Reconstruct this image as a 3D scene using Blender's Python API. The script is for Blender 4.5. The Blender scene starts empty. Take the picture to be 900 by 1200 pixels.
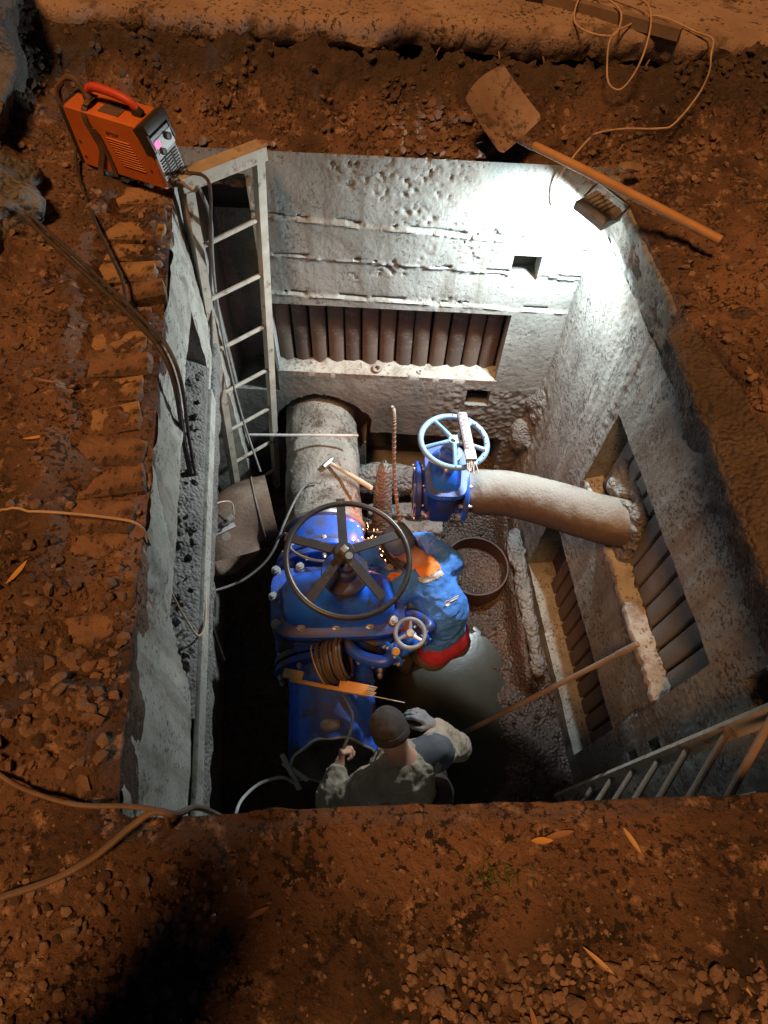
import bpy, bmesh, math, random
import numpy as np
from mathutils import Vector, Matrix, Euler

scene = bpy.context.scene
R = math.radians
# ------------------------------------------------------------------ camera
cam_d = bpy.data.cameras.new("camera")
cam = bpy.data.objects.new("camera", cam_d)
scene.collection.objects.link(cam)
scene.camera = cam
PITCH, ROLL = R(58.7), R(2.9)
Fv = Vector((0, math.cos(PITCH), -math.sin(PITCH)))
R0 = Vector((1, 0, 0))
U0 = Vector((0, math.sin(PITCH), math.cos(PITCH)))
Rv = math.cos(ROLL) * R0 + math.sin(ROLL) * U0
Uv = math.cos(ROLL) * U0 - math.sin(ROLL) * R0
m3 = Matrix((Rv, Uv, -Fv)).transposed()
cam.matrix_world = Matrix.Translation((0, 0, 1.75)) @ m3.to_4x4()
cam_d.sensor_fit = 'HORIZONTAL'
cam_d.sensor_width = 36.0
cam_d.lens = 36.0 * 740.0 / 900.0
cam_d.clip_start = 0.02
cam_d.clip_end = 500

# ------------------------------------------------------------------ world, sun, exposure
SUN_EL, SUN_AZ = R(66), R(211)          # azimuth the light comes FROM, clockwise from +y
world = bpy.data.worlds.new("World")
scene.world = world
world.use_nodes = True
wn = world.node_tree.nodes
bg = wn["Background"]
sky = wn.new("ShaderNodeTexSky")
sky.sky_type = 'NISHITA'
sky.sun_disc = False
sky.sun_elevation = SUN_EL
sky.sun_rotation = SUN_AZ
world.node_tree.links.new(sky.outputs[0], bg.inputs[0])
bg.inputs[1].default_value = 0.0024
sun_d = bpy.data.lights.new("sodium_street_light", 'SUN')
sun_d.energy = 2.8
sun_d.angle = R(13)
sun_d.color = (1.0, 0.45, 0.155)
sun = bpy.data.objects.new("sodium_street_light", sun_d)
scene.collection.objects.link(sun)
sdir = Vector((math.sin(SUN_AZ) * math.cos(SUN_EL), math.cos(SUN_AZ) * math.cos(SUN_EL), math.sin(SUN_EL)))
sun.rotation_euler = sdir.to_track_quat('Z', 'Y').to_euler()
scene.view_settings.view_transform = 'Standard'
scene.view_settings.look = 'None'
scene.view_settings.exposure = 0.0
scene.view_settings.gamma = 1.0
FLOOD_W = 98.0
TORCH_W = 7.0

# ------------------------------------------------------------------ noise
def _hash(ix, iy, iz, s):
    h = (ix * 374761393 + iy * 668265263 + iz * 2147483647 + s * 1274126177) & 0xFFFFFFFF
    h = ((h ^ (h >> 13)) * 1274126177) & 0xFFFFFFFF
    h = h ^ (h >> 16)
    return (h & 0xFFFF) / 32767.5 - 1.0

def vnoise(p, s=0):
    p = np.asarray(p, float)
    i = np.floor(p).astype(np.int64); f = p - i
    f = f * f * (3 - 2 * f)
    out = 0
    for dx in (0, 1):
        wx = f[..., 0] if dx else 1 - f[..., 0]
        for dy in (0, 1):
            wy = f[..., 1] if dy else 1 - f[..., 1]
            for dz in (0, 1):
                wz = f[..., 2] if dz else 1 - f[..., 2]
                out = out + wx * wy * wz * _hash(i[..., 0] + dx, i[..., 1] + dy, i[..., 2] + dz, s)
    return out

def fbm(p, s=0, o=4, g=0.5):
    p = np.asarray(p, float); a = 1.0; t = 0; out = 0
    for k in range(o):
        out = out + a * vnoise(p * (2.03 ** k) + 17.3 * k, s + k); t += a; a *= g
    return out / t

def fbm2(x, y, sc, s=0, o=4, g=0.5):
    x = np.asarray(x, float); y = np.asarray(y, float)
    return fbm(np.stack([x * sc, y * sc, np.zeros_like(x) + 0.37], -1), s, o, g)

def sstep(a, b, x):
    t = np.clip((x - a) / (b - a), 0, 1)
    return t * t * (3 - 2 * t)

# ------------------------------------------------------------------ materials
MATS = {}
def mat(name, c1, c2=None, scale=6.0, rough=0.8, metal=0.0, bump=0.0, bscale=60.0, spot=None, spot_t=0.6,
        spot_scale=9.0, dust=None, dust_t=0.4, coat=0.0, rough2=None, bdist=0.01, detail=8.0, vor=0.0, spec=None, streak=None, speck=None):
    if name in MATS: return MATS[name]
    m = bpy.data.materials.new(name); m.use_nodes = True
    nt = m.node_tree; N = nt.nodes; L = nt.links
    b = N["Principled BSDF"]
    tc = N.new("ShaderNodeTexCoord")
    def noise(sc, det=detail, ro=0.6):
        n = N.new("ShaderNodeTexNoise"); n.inputs["Scale"].default_value = sc
        n.inputs["Detail"].default_value = det; n.inputs["Roughness"].default_value = ro
        L.new(tc.outputs["Object"], n.inputs["Vector"]); return n
    def ramp(src, a, bb):
        r = N.new("ShaderNodeMapRange"); r.inputs[1].default_value = a; r.inputs[2].default_value = bb
        L.new(src, r.inputs[0]); return r.outputs[0]
    def mix(fac, A, B):
        x = N.new("ShaderNodeMix"); x.data_type = 'RGBA'
        L.new(fac, x.inputs[0])
        for k, v in ((6, A), (7, B)):
            if isinstance(v, tuple): x.inputs[k].default_value = (*v, 1)
            else: L.new(v, x.inputs[k])
        return x.outputs[2]
    c2 = c2 or tuple(v * 0.75 for v in c1)
    n1 = noise(scale)
    col = mix(ramp(n1.outputs[0], 0.35, 0.65), c1, c2)
    sp = None
    if spot:
        n2 = noise(spot_scale, 10.0, 0.7)
        sp = ramp(n2.outputs[0], spot_t - 0.05, spot_t + 0.05)
        col = mix(sp, col, spot)
    if dust:
        g = N.new("ShaderNodeNewGeometry"); sx = N.new("ShaderNodeSeparateXYZ"); L.new(g.outputs["Normal"], sx.inputs[0])
        n3 = noise(scale * 2.3, 8, 0.7)
        ad = N.new("ShaderNodeMath"); ad.operation = 'ADD'; L.new(sx.outputs[2], ad.inputs[0]); L.new(n3.outputs[0], ad.inputs[1])
        fd = ramp(ad.outputs[0], dust_t + 0.5, dust_t + 0.95)
        col = mix(fd, col, dust)
    if speck:
        nk = noise(speck[2], 4.0, 0.7); nl = noise(speck[2] * .12, 4.0, .6)
        ak = N.new("ShaderNodeMath"); ak.operation = 'MULTIPLY_ADD'; L.new(nl.outputs[0], ak.inputs[0]); ak.inputs[1].default_value = .45; L.new(nk.outputs[0], ak.inputs[2])
        col = mix(ramp(ak.outputs[0], speck[1] + .225, speck[1] + .275), col, speck[0])
    if streak:
        mp = N.new("ShaderNodeMapping"); mp.inputs["Scale"].default_value = (9.0, 9.0, .8); L.new(tc.outputs["Object"], mp.inputs[0])
        ns = N.new("ShaderNodeTexNoise"); ns.inputs["Scale"].default_value = 1.0; ns.inputs["Detail"].default_value = 9; ns.inputs["Roughness"].default_value = .65; L.new(mp.outputs[0], ns.inputs["Vector"])
        rs_ = N.new("ShaderNodeMapRange"); rs_.inputs[1].default_value = streak[1]; rs_.inputs[2].default_value = streak[1] + .16; rs_.inputs[4].default_value = .85; L.new(ns.outputs[0], rs_.inputs[0])
        col = mix(rs_.outputs[0], col, streak[0])
    L.new(col, b.inputs["Base Color"])
    b.inputs["Metallic"].default_value = metal
    if rough2 is not None:
        n4 = noise(scale * 1.7)
        rr = N.new("ShaderNodeMapRange"); rr.inputs[1].default_value = 0.35; rr.inputs[2].default_value = 0.65
        rr.inputs[3].default_value = rough; rr.inputs[4].default_value = rough2
        L.new(n4.outputs[0], rr.inputs[0]); L.new(rr.outputs[0], b.inputs["Roughness"])
    else:
        b.inputs["Roughness"].default_value = rough
    if coat: b.inputs["Coat Weight"].default_value = coat
    if spec is not None: b.inputs["Specular IOR Level"].default_value = spec
    if bump:
        n5 = noise(bscale, 10.0, 0.65); src = n5.outputs[0]
        if vor:
            v = N.new("ShaderNodeTexVoronoi"); v.inputs["Scale"].default_value = vor; L.new(tc.outputs["Object"], v.inputs["Vector"])
            a2 = N.new("ShaderNodeMath"); a2.operation = 'SUBTRACT'; L.new(src, a2.inputs[0]); L.new(v.outputs[0], a2.inputs[1]); src = a2.outputs[0]
        bp = N.new("ShaderNodeBump"); bp.inputs["Strength"].default_value = bump; bp.inputs["Distance"].default_value = bdist
        L.new(src, bp.inputs["Height"]); L.new(bp.outputs[0], b.inputs["Normal"])
    MATS[name] = m
    return m

def darken_by_height(m, dark, z0, z1):  # mixes a dark tone into the base colour by object height
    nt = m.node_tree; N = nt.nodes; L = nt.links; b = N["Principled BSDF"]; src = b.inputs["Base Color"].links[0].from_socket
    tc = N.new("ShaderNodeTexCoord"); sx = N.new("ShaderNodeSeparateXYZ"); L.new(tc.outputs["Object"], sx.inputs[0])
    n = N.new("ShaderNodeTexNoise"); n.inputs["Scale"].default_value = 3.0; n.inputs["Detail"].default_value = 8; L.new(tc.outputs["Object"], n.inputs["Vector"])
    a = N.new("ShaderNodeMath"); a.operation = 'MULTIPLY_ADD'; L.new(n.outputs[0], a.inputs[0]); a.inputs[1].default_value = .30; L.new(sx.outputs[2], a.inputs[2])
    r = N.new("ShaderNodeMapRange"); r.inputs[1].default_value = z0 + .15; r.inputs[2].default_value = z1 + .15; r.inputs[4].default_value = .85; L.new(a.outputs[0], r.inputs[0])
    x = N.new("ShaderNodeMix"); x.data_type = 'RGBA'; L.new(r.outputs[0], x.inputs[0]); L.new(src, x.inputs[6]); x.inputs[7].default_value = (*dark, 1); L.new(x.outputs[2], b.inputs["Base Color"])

def emit(name, c, s):
    m = bpy.data.materials.new(name); m.use_nodes = True
    b = m.node_tree.nodes["Principled BSDF"]
    b.inputs["Base Color"].default_value = (*[min(1, v) for v in c], 1)
    b.inputs["Emission Color"].default_value = (*c, 1); b.inputs["Emission Strength"].default_value = s
    return m

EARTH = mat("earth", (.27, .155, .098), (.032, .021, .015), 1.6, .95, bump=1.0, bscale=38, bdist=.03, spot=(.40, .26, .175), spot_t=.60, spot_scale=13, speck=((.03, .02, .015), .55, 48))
darken_by_height(EARTH, (.055, .04, .03), .10, .20)  # dark upper soil, with the road slab's shade painted into the colour
ROCK = mat("stone", (.27, .185, .135), (.13, .09, .067), 4, .85, bump=.5, bscale=40, bdist=.006, spot=(.10, .07, .05), spot_t=.6)
CLOD = mat("clod", (.27, .17, .115), (.08, .052, .037), 2.2, .95, bump=.6, bscale=60, bdist=.008)
CONC = mat("concrete", (.31, .325, .30), (.19, .20, .18), 1.6, .88, bump=.6, bscale=30, bdist=.008, spot=(.20, .19, .16), spot_t=.60, spot_scale=3.4, detail=12, streak=((.15, .14, .115), .51), speck=((.12, .11, .095), .585, 42))
RCONC = mat("rough_concrete", (.28, .29, .265), (.175, .178, .158), 2.2, .88, bump=.5, bscale=40, bdist=.010, spot=(.17, .155, .13), spot_t=.60, spot_scale=4, detail=12, streak=((.15, .135, .105), .50), speck=((.08, .072, .06), .55, 55))
CONCD = mat("muddy_concrete", (.20, .19, .175), (.10, .095, .085), 3.0, .85, bump=.9, bscale=50, bdist=.012, spot=(.10, .09, .08), spot_t=.58, spot_scale=8, vor=60)
CONCB = mat("dirty_slab_concrete", (.17, .13, .10), (.10, .077, .06), 4.0, .9, bump=1.0, bscale=45, bdist=.03, spot=(.10, .075, .055), spot_t=.6, vor=50)
ROAD = mat("road_concrete", (.38, .285, .225), (.26, .19, .148), 2.6, .9, bump=.9, bscale=55, bdist=.014, spot=(.14, .10, .08), spot_t=.60, spot_scale=7, speck=(( .07, .05, .04), .57, 38))
MUD = mat("wet_mud", (.066, .038, .023), (.026, .016, .011), 2.6, .5, bump=.9, bscale=48, bdist=.012, rough2=.14, vor=45)
GREYMUD = mat("grey_mud", (.25, .25, .235), (.12, .12, .115), 5, .7, bump=1.0, bscale=45, bdist=.03, vor=35, rough2=.45)
RIBM = mat("brown_rib", (.135, .095, .07), (.085, .062, .048), 3, .8, bump=.5, bscale=40, bdist=.006, spot=(.22, .19, .16), spot_t=.62)
RIBM2 = mat("dark_brown_rib", (.10, .072, .056), (.06, .046, .038), 2, .8, bump=.6, bscale=40, bdist=.006, spot=(.19, .16, .135), spot_t=.6)
RIBG = mat("grey_rib", (.25, .24, .21), (.18, .17, .15), 3, .85, bump=.5, bscale=50, bdist=.006)
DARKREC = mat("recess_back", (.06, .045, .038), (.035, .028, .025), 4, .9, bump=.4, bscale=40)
BRICK = mat("brick", (.24, .145, .095), (.10, .063, .045), 5, .9, bump=1.0, bscale=40, bdist=.012, spot=(.09, .057, .04), spot_t=.54, spot_scale=9, speck=((.04, .028, .02), .56, 45))
BRICKY = mat("yellow_brick", (.36, .235, .125), (.15, .095, .06), 5, .9, bump=1.0, bscale=40, bdist=.012, spot=(.11, .07, .047), spot_t=.55, spot_scale=9, speck=((.04, .028, .02), .56, 45))
PLASTER = mat("plaster", (.38, .375, .33), (.25, .245, .21), 3, .88, bump=.6, bscale=30, bdist=.010, spot=(.21, .175, .145), spot_t=.60, spot_scale=5, detail=12, streak=((.16, .135, .105), .50), speck=((.11, .095, .08), .58, 45))
BLUE = mat("blue_paint", (.018, .15, .88), (.014, .12, .74), 4, .32, bump=.12, bscale=18, bdist=.004, coat=.25, dust=(.085, .085, .095), dust_t=.74, spot=(.055, .05, .055), spot_t=.565, spot_scale=7, speck=((.10, .085, .07), .63, 34))
BLUED = mat("dirty_blue_paint", (.012, .07, .48), (.009, .045, .30), 5, .4, bump=.2, bscale=24, bdist=.004, spot=(.045, .036, .034), spot_t=.53, spot_scale=6)
PIPE = mat("muddy_pipe", (.36, .345, .305), (.18, .16, .135), 4, .85, bump=1.0, bscale=45, bdist=.025, spot=(.10, .065, .045), spot_t=.59, spot_scale=5, speck=((.09, .075, .06), .58, 40))
RUST = mat("rusty_steel", (.15, .095, .066), (.085, .055, .042), 5, .8, bump=.6, bscale=50, bdist=.006, spot=(.07, .045, .035), spot_t=.6, dust=(.30, .26, .21), dust_t=.62)
RUSTD = mat("dark_rust", (.075, .036, .026), (.04, .024, .02), 6, .6, bump=.6, bscale=50, bdist=.006, spot=(.16, .06, .035), spot_t=.66)
STEELW = mat("worn_ladder_paint", (.42, .38, .31), (.31, .27, .21), 9, .7, bump=.4, bscale=90, bdist=.003, spot=(.16, .09, .06), spot_t=.6, spot_scale=14)
STEEL = mat("steel", (.45, .44, .42), (.30, .29, .28), 12, .4, metal=.8, bump=.2, bscale=60, bdist=.002)
BOLT = mat("bolt_steel", (.52, .52, .50), (.38, .37, .35), 30, .4, metal=.6)
BLACKP = mat("black_wheel_paint", (.02, .02, .021), (.032, .031, .031), 15, .38, bump=.2, bscale=60, bdist=.002, spot=(.15, .13, .11), spot_t=.66, spot_scale=22)
PALEW = mat("pale_blue_wheel", (.20, .37, .58), (.15, .29, .47), 10, .38, metal=.1, bump=.2, bscale=60, bdist=.002, spot=(.2, .26, .33), spot_t=.62)
GREYW = mat("grey_wheel", (.33, .37, .42), (.22, .26, .30), 20, .4, metal=.3)
darken_by_height(CONC, (.085, .08, .072), -1.42, -1.95)  # back wall grows darker towards its foot
darken_by_height(CLOD, (.06, .043, .032), .10, .22)  # clods carry the same dark soil and painted slab shade
WOOD = mat("wood_handle", (.50, .29, .12), (.38, .21, .085), 6, .6, bump=.3, bscale=50, bdist=.002, spot=(.2, .12, .06), spot_t=.64)
WOODL = mat("pale_wood", (.55, .46, .32), (.42, .34, .22), 8, .65, bump=.3, bscale=60, bdist=.002)
WOODD = mat("weathered_wood", (.25, .19, .14), (.17, .125, .09), 7, .8, bump=.5, bscale=50, bdist=.004)
BLADE = mat("shovel_blade", (.27, .195, .15), (.19, .13, .097), 6, .6, metal=.0, bump=.3, bscale=40, bdist=.003, spot=(.11, .08, .06), spot_t=.58, speck=((.08, .05, .04), .57, 30))
ORANGE = mat("orange_case", (.60, .17, .035), (.46, .125, .028), 5, .5, bump=.1, bscale=90, bdist=.001, spot=(.32, .09, .025), spot_t=.69, spot_scale=8)
REDH = mat("red_handle", (.62, .075, .03), (.5, .06, .025), 9, .5)
BLACK = mat("black_plastic", (.022, .021, .02), (.04, .036, .032), 10, .5, bump=.2, bscale=60, bdist=.001)
STRAPM = mat("brown_strap", (.14, .085, .055), (.08, .05, .035), 30, .8)
PANELG = mat("grey_panel", (.45, .45, .44), (.36, .36, .36), 14, .5)
CABLE = mat("dusty_rubber_cable", (.06, .05, .042), (.028, .025, .023), 25, .65, bump=.2, bscale=80, bdist=.001)
CABLEG = mat("grey_cable", (.24, .22, .20), (.16, .15, .135), 25, .6)
CABLEB = mat("beige_cord", (.52, .39, .26), (.40, .29, .19), 25, .65)
CABLEW = mat("pale_cord", (.50, .49, .46), (.36, .35, .33), 25, .6)
LAMPG = mat("lamp_housing", (.30, .30, .28), (.2, .2, .185), 9, .5, metal=.3, spot=(.16, .13, .1), spot_t=.6)
SKIN = mat("skin", (.52, .28, .19), (.45, .22, .15), 12, .55, bump=.15, bscale=60, bdist=.002)
JBLUE = mat("blue_workwear", (.05, .21, .68), (.035, .17, .56), 7, .85, bump=.8, bscale=24, bdist=.012)
JORANGE = mat("orange_workwear", (.75, .27, .05), (.62, .2, .04), 9, .8, bump=.3, bscale=120, bdist=.002)
JGREY = mat("grey_reflective", (.45, .45, .42), (.36, .36, .34), 30, .4)
JRED = mat("red_shirt", (.36, .022, .045), (.25, .014, .03), 9, .85)
TAN = mat("tan_trousers", (.10, .072, .048), (.065, .047, .032), 7, .9, bump=.3, bscale=90, bdist=.003)
OLIVE = mat("brown_work_jacket", (.38, .32, .235), (.26, .215, .155), 5, .88, bump=.8, bscale=26, bdist=.012, spot=(.30, .255, .19), spot_t=.66, spot_scale=5)
SLATE = mat("slate_yoke", (.10, .11, .13), (.07, .078, .095), 9, .85, bump=.3, bscale=110, bdist=.002)
CAPM = mat("black_knit_cap", (.028, .026, .024), (.045, .04, .036), 14, .9, bump=.6, bscale=160, bdist=.003)
CAPB = mat("grey_blue_cap", (.14, .19, .27), (.09, .13, .19), 9, .85, bump=.3, bscale=110, bdist=.002)
MASKM = mat("grey_welding_mask", (.16, .15, .15), (.11, .105, .105), 9, .5)
GLOVE = mat("grey_glove", (.22, .23, .25), (.15, .16, .175), 12, .85, bump=.4, bscale=110, bdist=.002)
BOOT = mat("dark_boot", (.03, .027, .024), (.05, .04, .033), 12, .6)
PACKO = mat("orange_electrode_pack", (.68, .36, .10), (.55, .28, .08), 9, .55)
PACKY = mat("ochre_electrode_pack", (.62, .42, .16), (.5, .33, .12), 9, .6)
PACKP = mat("pinkish_electrode_pack", (.10, .062, .066), (.075, .05, .053), 14, .5)
PRINTW = mat("white_print", (.82, .82, .80), (.74, .74, .72), 20, .6)
PRINTD = mat("dark_print", (.05, .03, .02), (.08, .05, .03), 20, .6)
RODW = mat("electrode_coating", (.62, .60, .54), (.5, .48, .43), 30, .7)
LEAFY = mat("yellow_leaf", (.55, .33, .08), (.42, .23, .06), 20, .7)
LEAFB = mat("brown_leaf", (.30, .17, .10), (.2, .11, .07), 20, .8)
STRAW = mat("straw", (.55, .37, .18), (.42, .27, .12), 20, .8)
WEED = mat("weed_green", (.09, .11, .03), (.06, .075, .02), 20, .8)
WATER = mat("murky_water", (.036, .039, .029), (.024, .026, .020), 2.2, .16, bump=.15, bscale=9, bdist=.006, spec=.2)
GLASSE = emit("lit_flood_glass", (.93, .97, 1.0), 30.0)
LEDP = emit("pink_display", (1.0, .12, .32), 1.6)
SPARK = emit("hot_spark", (1.0, .36, .14), 16.0)
CABLEBR = mat("brown_cable", (.20, .14, .10), (.12, .085, .06), 14, .7)

# ------------------------------------------------------------------ mesh helpers
def rotm(rx=0, ry=0, rz=0): return np.array(Euler((rx, ry, rz)).to_matrix())

class MB:
    def __init__(s): s.v = []; s.f = []; s.n = 0
    def add(s, v, f):
        v = np.asarray(v, float).reshape(-1, 3)
        s.v.append(v); s.f += [tuple(int(i) + s.n for i in q) for q in f]; s.n += len(v); return s
    def box(s, c, size, rot=None, bev=0.0):
        bm = bmesh.new(); bmesh.ops.create_cube(bm, size=1.0)
        for v in bm.verts: v.co = Vector((v.co.x * size[0], v.co.y * size[1], v.co.z * size[2]))
        if bev: bmesh.ops.bevel(bm, geom=list(bm.edges), offset=bev, segments=2, affect='EDGES', profile=.6)
        bm.verts.index_update()
        v = np.array([w.co[:] for w in bm.verts]); f = [[w.index for w in q.verts] for q in bm.faces]; bm.free()
        if rot is not None: v = v @ np.asarray(rot).T
        return s.add(v + np.asarray(c, float), f)
    def tube(s, pts, r, n=8, cap=True, smooth=0):
        P = np.asarray(pts, float)
        if smooth:
            P = spline(P, smooth)
        k = len(P)
        rr = np.full(k, r) if np.isscalar(r) else np.interp(np.linspace(0, 1, k), np.linspace(0, 1, len(r)), r)
        T = np.gradient(P, axis=0); T /= np.linalg.norm(T, axis=1)[:, None] + 1e-12
        a = np.array([0, 0, 1.0]) if abs(T[0][2]) < .9 else np.array([1.0, 0, 0])
        u = np.cross(a, T[0]); u /= np.linalg.norm(u); V = []
        th = np.linspace(0, 2 * np.pi, n, endpoint=False)
        for i in range(k):
            u = u - T[i] * np.dot(u, T[i]); u /= np.linalg.norm(u) + 1e-12; w = np.cross(T[i], u)
            V.append(P[i] + rr[i] * (np.cos(th)[:, None] * u + np.sin(th)[:, None] * w))
        F = [(i * n + j, i * n + (j + 1) % n, (i + 1) * n + (j + 1) % n, (i + 1) * n + j) for i in range(k - 1) for j in range(n)]
        if cap: F += [tuple(range(n - 1, -1, -1)), tuple((k - 1) * n + j for j in range(n))]
        return s.add(np.concatenate(V), F)
    def cyl(s, a, b, r, n=12, r2=None): return s.tube([a, b], [r, r2 if r2 is not None else r], n)
    def lathe(s, prof, c, axis, n=32, closed=False):
        """prof: list of (radius, height) along axis"""
        ax = np.asarray(axis, float); ax /= np.linalg.norm(ax)
        a = np.array([0, 0, 1.0]) if abs(ax[2]) < .9 else np.array([1.0, 0, 0])
        u = np.cross(a, ax); u /= np.linalg.norm(u); w = np.cross(ax, u)
        th = np.linspace(0, 2 * np.pi, n, endpoint=False); ring = np.cos(th)[:, None] * u + np.sin(th)[:, None] * w
        V = [np.asarray(c) + ax * h + ring * r for r, h in prof]; k = len(prof)
        F = [(i * n + j, i * n + (j + 1) % n, (i + 1) * n + (j + 1) % n, (i + 1) * n + j) for i in range(k - 1) for j in range(n)]
        if closed: F += [((k - 1) * n + j, (k - 1) * n + (j + 1) % n, (j + 1) % n, j) for j in range(n)]
        else:
            if prof[0][0] > 1e-4: F.append(tuple(range(n - 1, -1, -1)))
            if prof[-1][0] > 1e-4: F.append(tuple((k - 1) * n + j for j in range(n)))
        return s.add(np.concatenate(V), F)
    def torus(s, c, axis, Rr, r, n=40, m=10, sq=1.0):
        prof = [(Rr + r * math.cos(t), sq * r * math.sin(t)) for t in np.linspace(0, 2 * np.pi, m, endpoint=False)]
        return s.lathe(prof, c, axis, n, closed=True)
    def loft(s, rings, cap=True):
        n = len(rings[0]); V = np.concatenate([np.asarray(r, float) for r in rings]); k = len(rings)
        F = [(i * n + j, i * n + (j + 1) % n, (i + 1) * n + (j + 1) % n, (i + 1) * n + j) for i in range(k - 1) for j in range(n)]
        if cap: F += [tuple(range(n - 1, -1, -1)), tuple((k - 1) * n + j for j in range(n))]
        return s.add(V, F)
    def arrays(s): return np.concatenate(s.v), s.f

def spline(P, m=8):
    P = np.asarray(P, float); Q = np.vstack([2 * P[0] - P[1], P, 2 * P[-1] - P[-2]]); out = []
    for i in range(1, len(Q) - 2):
        for t in np.linspace(0, 1, m, endpoint=False):
            a, b, c, d = Q[i - 1], Q[i], Q[i + 1], Q[i + 2]
            out.append(.5 * ((2 * b) + (-a + c) * t + (2 * a - 5 * b + 4 * c - d) * t * t + (-a + 3 * b - 3 * c + d) * t ** 3))
    out.append(P[-1]); return np.array(out)

def sring(cx, cy, z, a, b, n=36, e=4.0):
    th = np.linspace(0, 2 * np.pi, n, endpoint=False); c, s_ = np.cos(th), np.sin(th)
    return np.stack([cx + a * np.sign(c) * np.abs(c) ** (2 / e), cy + b * np.sign(s_) * np.abs(s_) ** (2 / e), np.full(n, z)], 1)

def obj(name, geo, m=None, parent=None, world=False, sharp=35, smooth=True):
    v, f = geo.arrays() if isinstance(geo, MB) else geo
    v = np.asarray(v, float)
    if world and parent is not None: v = v - np.array(parent.location)
    me = bpy.data.meshes.new(name); me.from_pydata(v.tolist(), [], f if isinstance(f, list) else f.tolist())
    if m: me.materials.append(m)
    if smooth:
        me.polygons.foreach_set("use_smooth", [True] * len(me.polygons))
        if sharp: me.set_sharp_from_angle(angle=R(sharp))
    me.update()
    o = bpy.data.objects.new(name, me); scene.collection.objects.link(o)
    if parent is not None: o.parent = parent
    return o

def tag(o, label=None, cat=None, group=None, kind=None):
    if label: o["label"] = label
    if cat: o["category"] = cat
    if group: o["group"] = group
    if kind: o["kind"] = kind
    return o

def thing(name, loc, label, cat, group=None, rot=(0, 0, 0)):
    o = bpy.data.objects.new(name, None); scene.collection.objects.link(o)
    o.location = loc; o.rotation_euler = rot; o.empty_display_size = .1
    return tag(o, label, cat, group)

def copy_tree(o, parent=None):
    c = o.copy(); scene.collection.objects.link(c)
    if parent is not None: c.parent = parent
    for ch in [x for x in scene.objects if x.parent == o]: copy_tree(ch, c)
    return c

def lettering(txt, size, m, parent, M4, extr=.0006, name="lettering", align='CENTER'):
    cu = bpy.data.curves.new(name, 'FONT'); cu.body = txt; cu.size = size; cu.extrude = extr
    cu.align_x = align; cu.align_y = 'CENTER'
    o = bpy.data.objects.new("tmp", cu); scene.collection.objects.link(o)
    bpy.context.view_layer.update()
    me = bpy.data.meshes.new_from_object(o.evaluated_get(bpy.context.evaluated_depsgraph_get()))
    bpy.data.objects.remove(o)
    me.name = name; me.materials.clear(); me.materials.append(m)
    q = bpy.data.objects.new(name, me); scene.collection.objects.link(q); q.parent = parent; q.matrix_local = M4
    return q

# --- signed distance shapes -> surface nets
def surfnet(f, org, h):
    s = f < 0
    nx, ny, nz = f.shape
    cnt = np.zeros((nx - 1, ny - 1, nz - 1), np.uint8)
    for a in (0, 1):
        for b in (0, 1):
            for c in (0, 1): cnt += s[a:nx - 1 + a, b:ny - 1 + b, c:nz - 1 + c]
    mk = (cnt > 0) & (cnt < 8)
    ci = np.argwhere(mk); idx = np.full(mk.shape, -1, np.int64); idx[mk] = np.arange(len(ci))
    acc = np.zeros((len(ci), 3)); num = np.zeros(len(ci))
    C8 = [(a, b, c) for a in (0, 1) for b in (0, 1) for c in (0, 1)]
    val = {o: f[ci[:, 0] + o[0], ci[:, 1] + o[1], ci[:, 2] + o[2]] for o in C8}
    for o in C8:
        for ax in range(3):
            if o[ax] == 0:
                p = list(o); p[ax] = 1; p = tuple(p); a, b = val[o], val[p]
                x = (a < 0) != (b < 0); t = np.where(x, a / np.where(x, a - b, 1), 0)
                pos = np.zeros((len(ci), 3)) + np.array(o, float); pos[:, ax] += t
                acc += pos * x[:, None]; num += x
    V = (ci + acc / num[:, None]) * h + org
    F = []
    for ax in range(3):
        b, c = [(1, 2), (2, 0), (0, 1)][ax]
        lo = [slice(None)] * 3; hi = [slice(None)] * 3; lo[ax] = slice(0, -1); hi[ax] = slice(1, None)
        A, B = s[tuple(lo)], s[tuple(hi)]
        e = np.argwhere(A != B); e = e[(e[:, b] > 0) & (e[:, c] > 0) & (e[:, b] < f.shape[b] - 1) & (e[:, c] < f.shape[c] - 1)]
        if not len(e): continue
        sg = A[e[:, 0], e[:, 1], e[:, 2]]
        def at(db, dc):
            q = e.copy(); q[:, b] += db; q[:, c] += dc; return idx[q[:, 0], q[:, 1], q[:, 2]]
        Q = np.stack([at(-1, -1), at(0, -1), at(0, 0), at(-1, 0)], 1); Q[~sg] = Q[~sg][:, ::-1]; F.append(Q)
    return V, np.concatenate(F)

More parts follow.
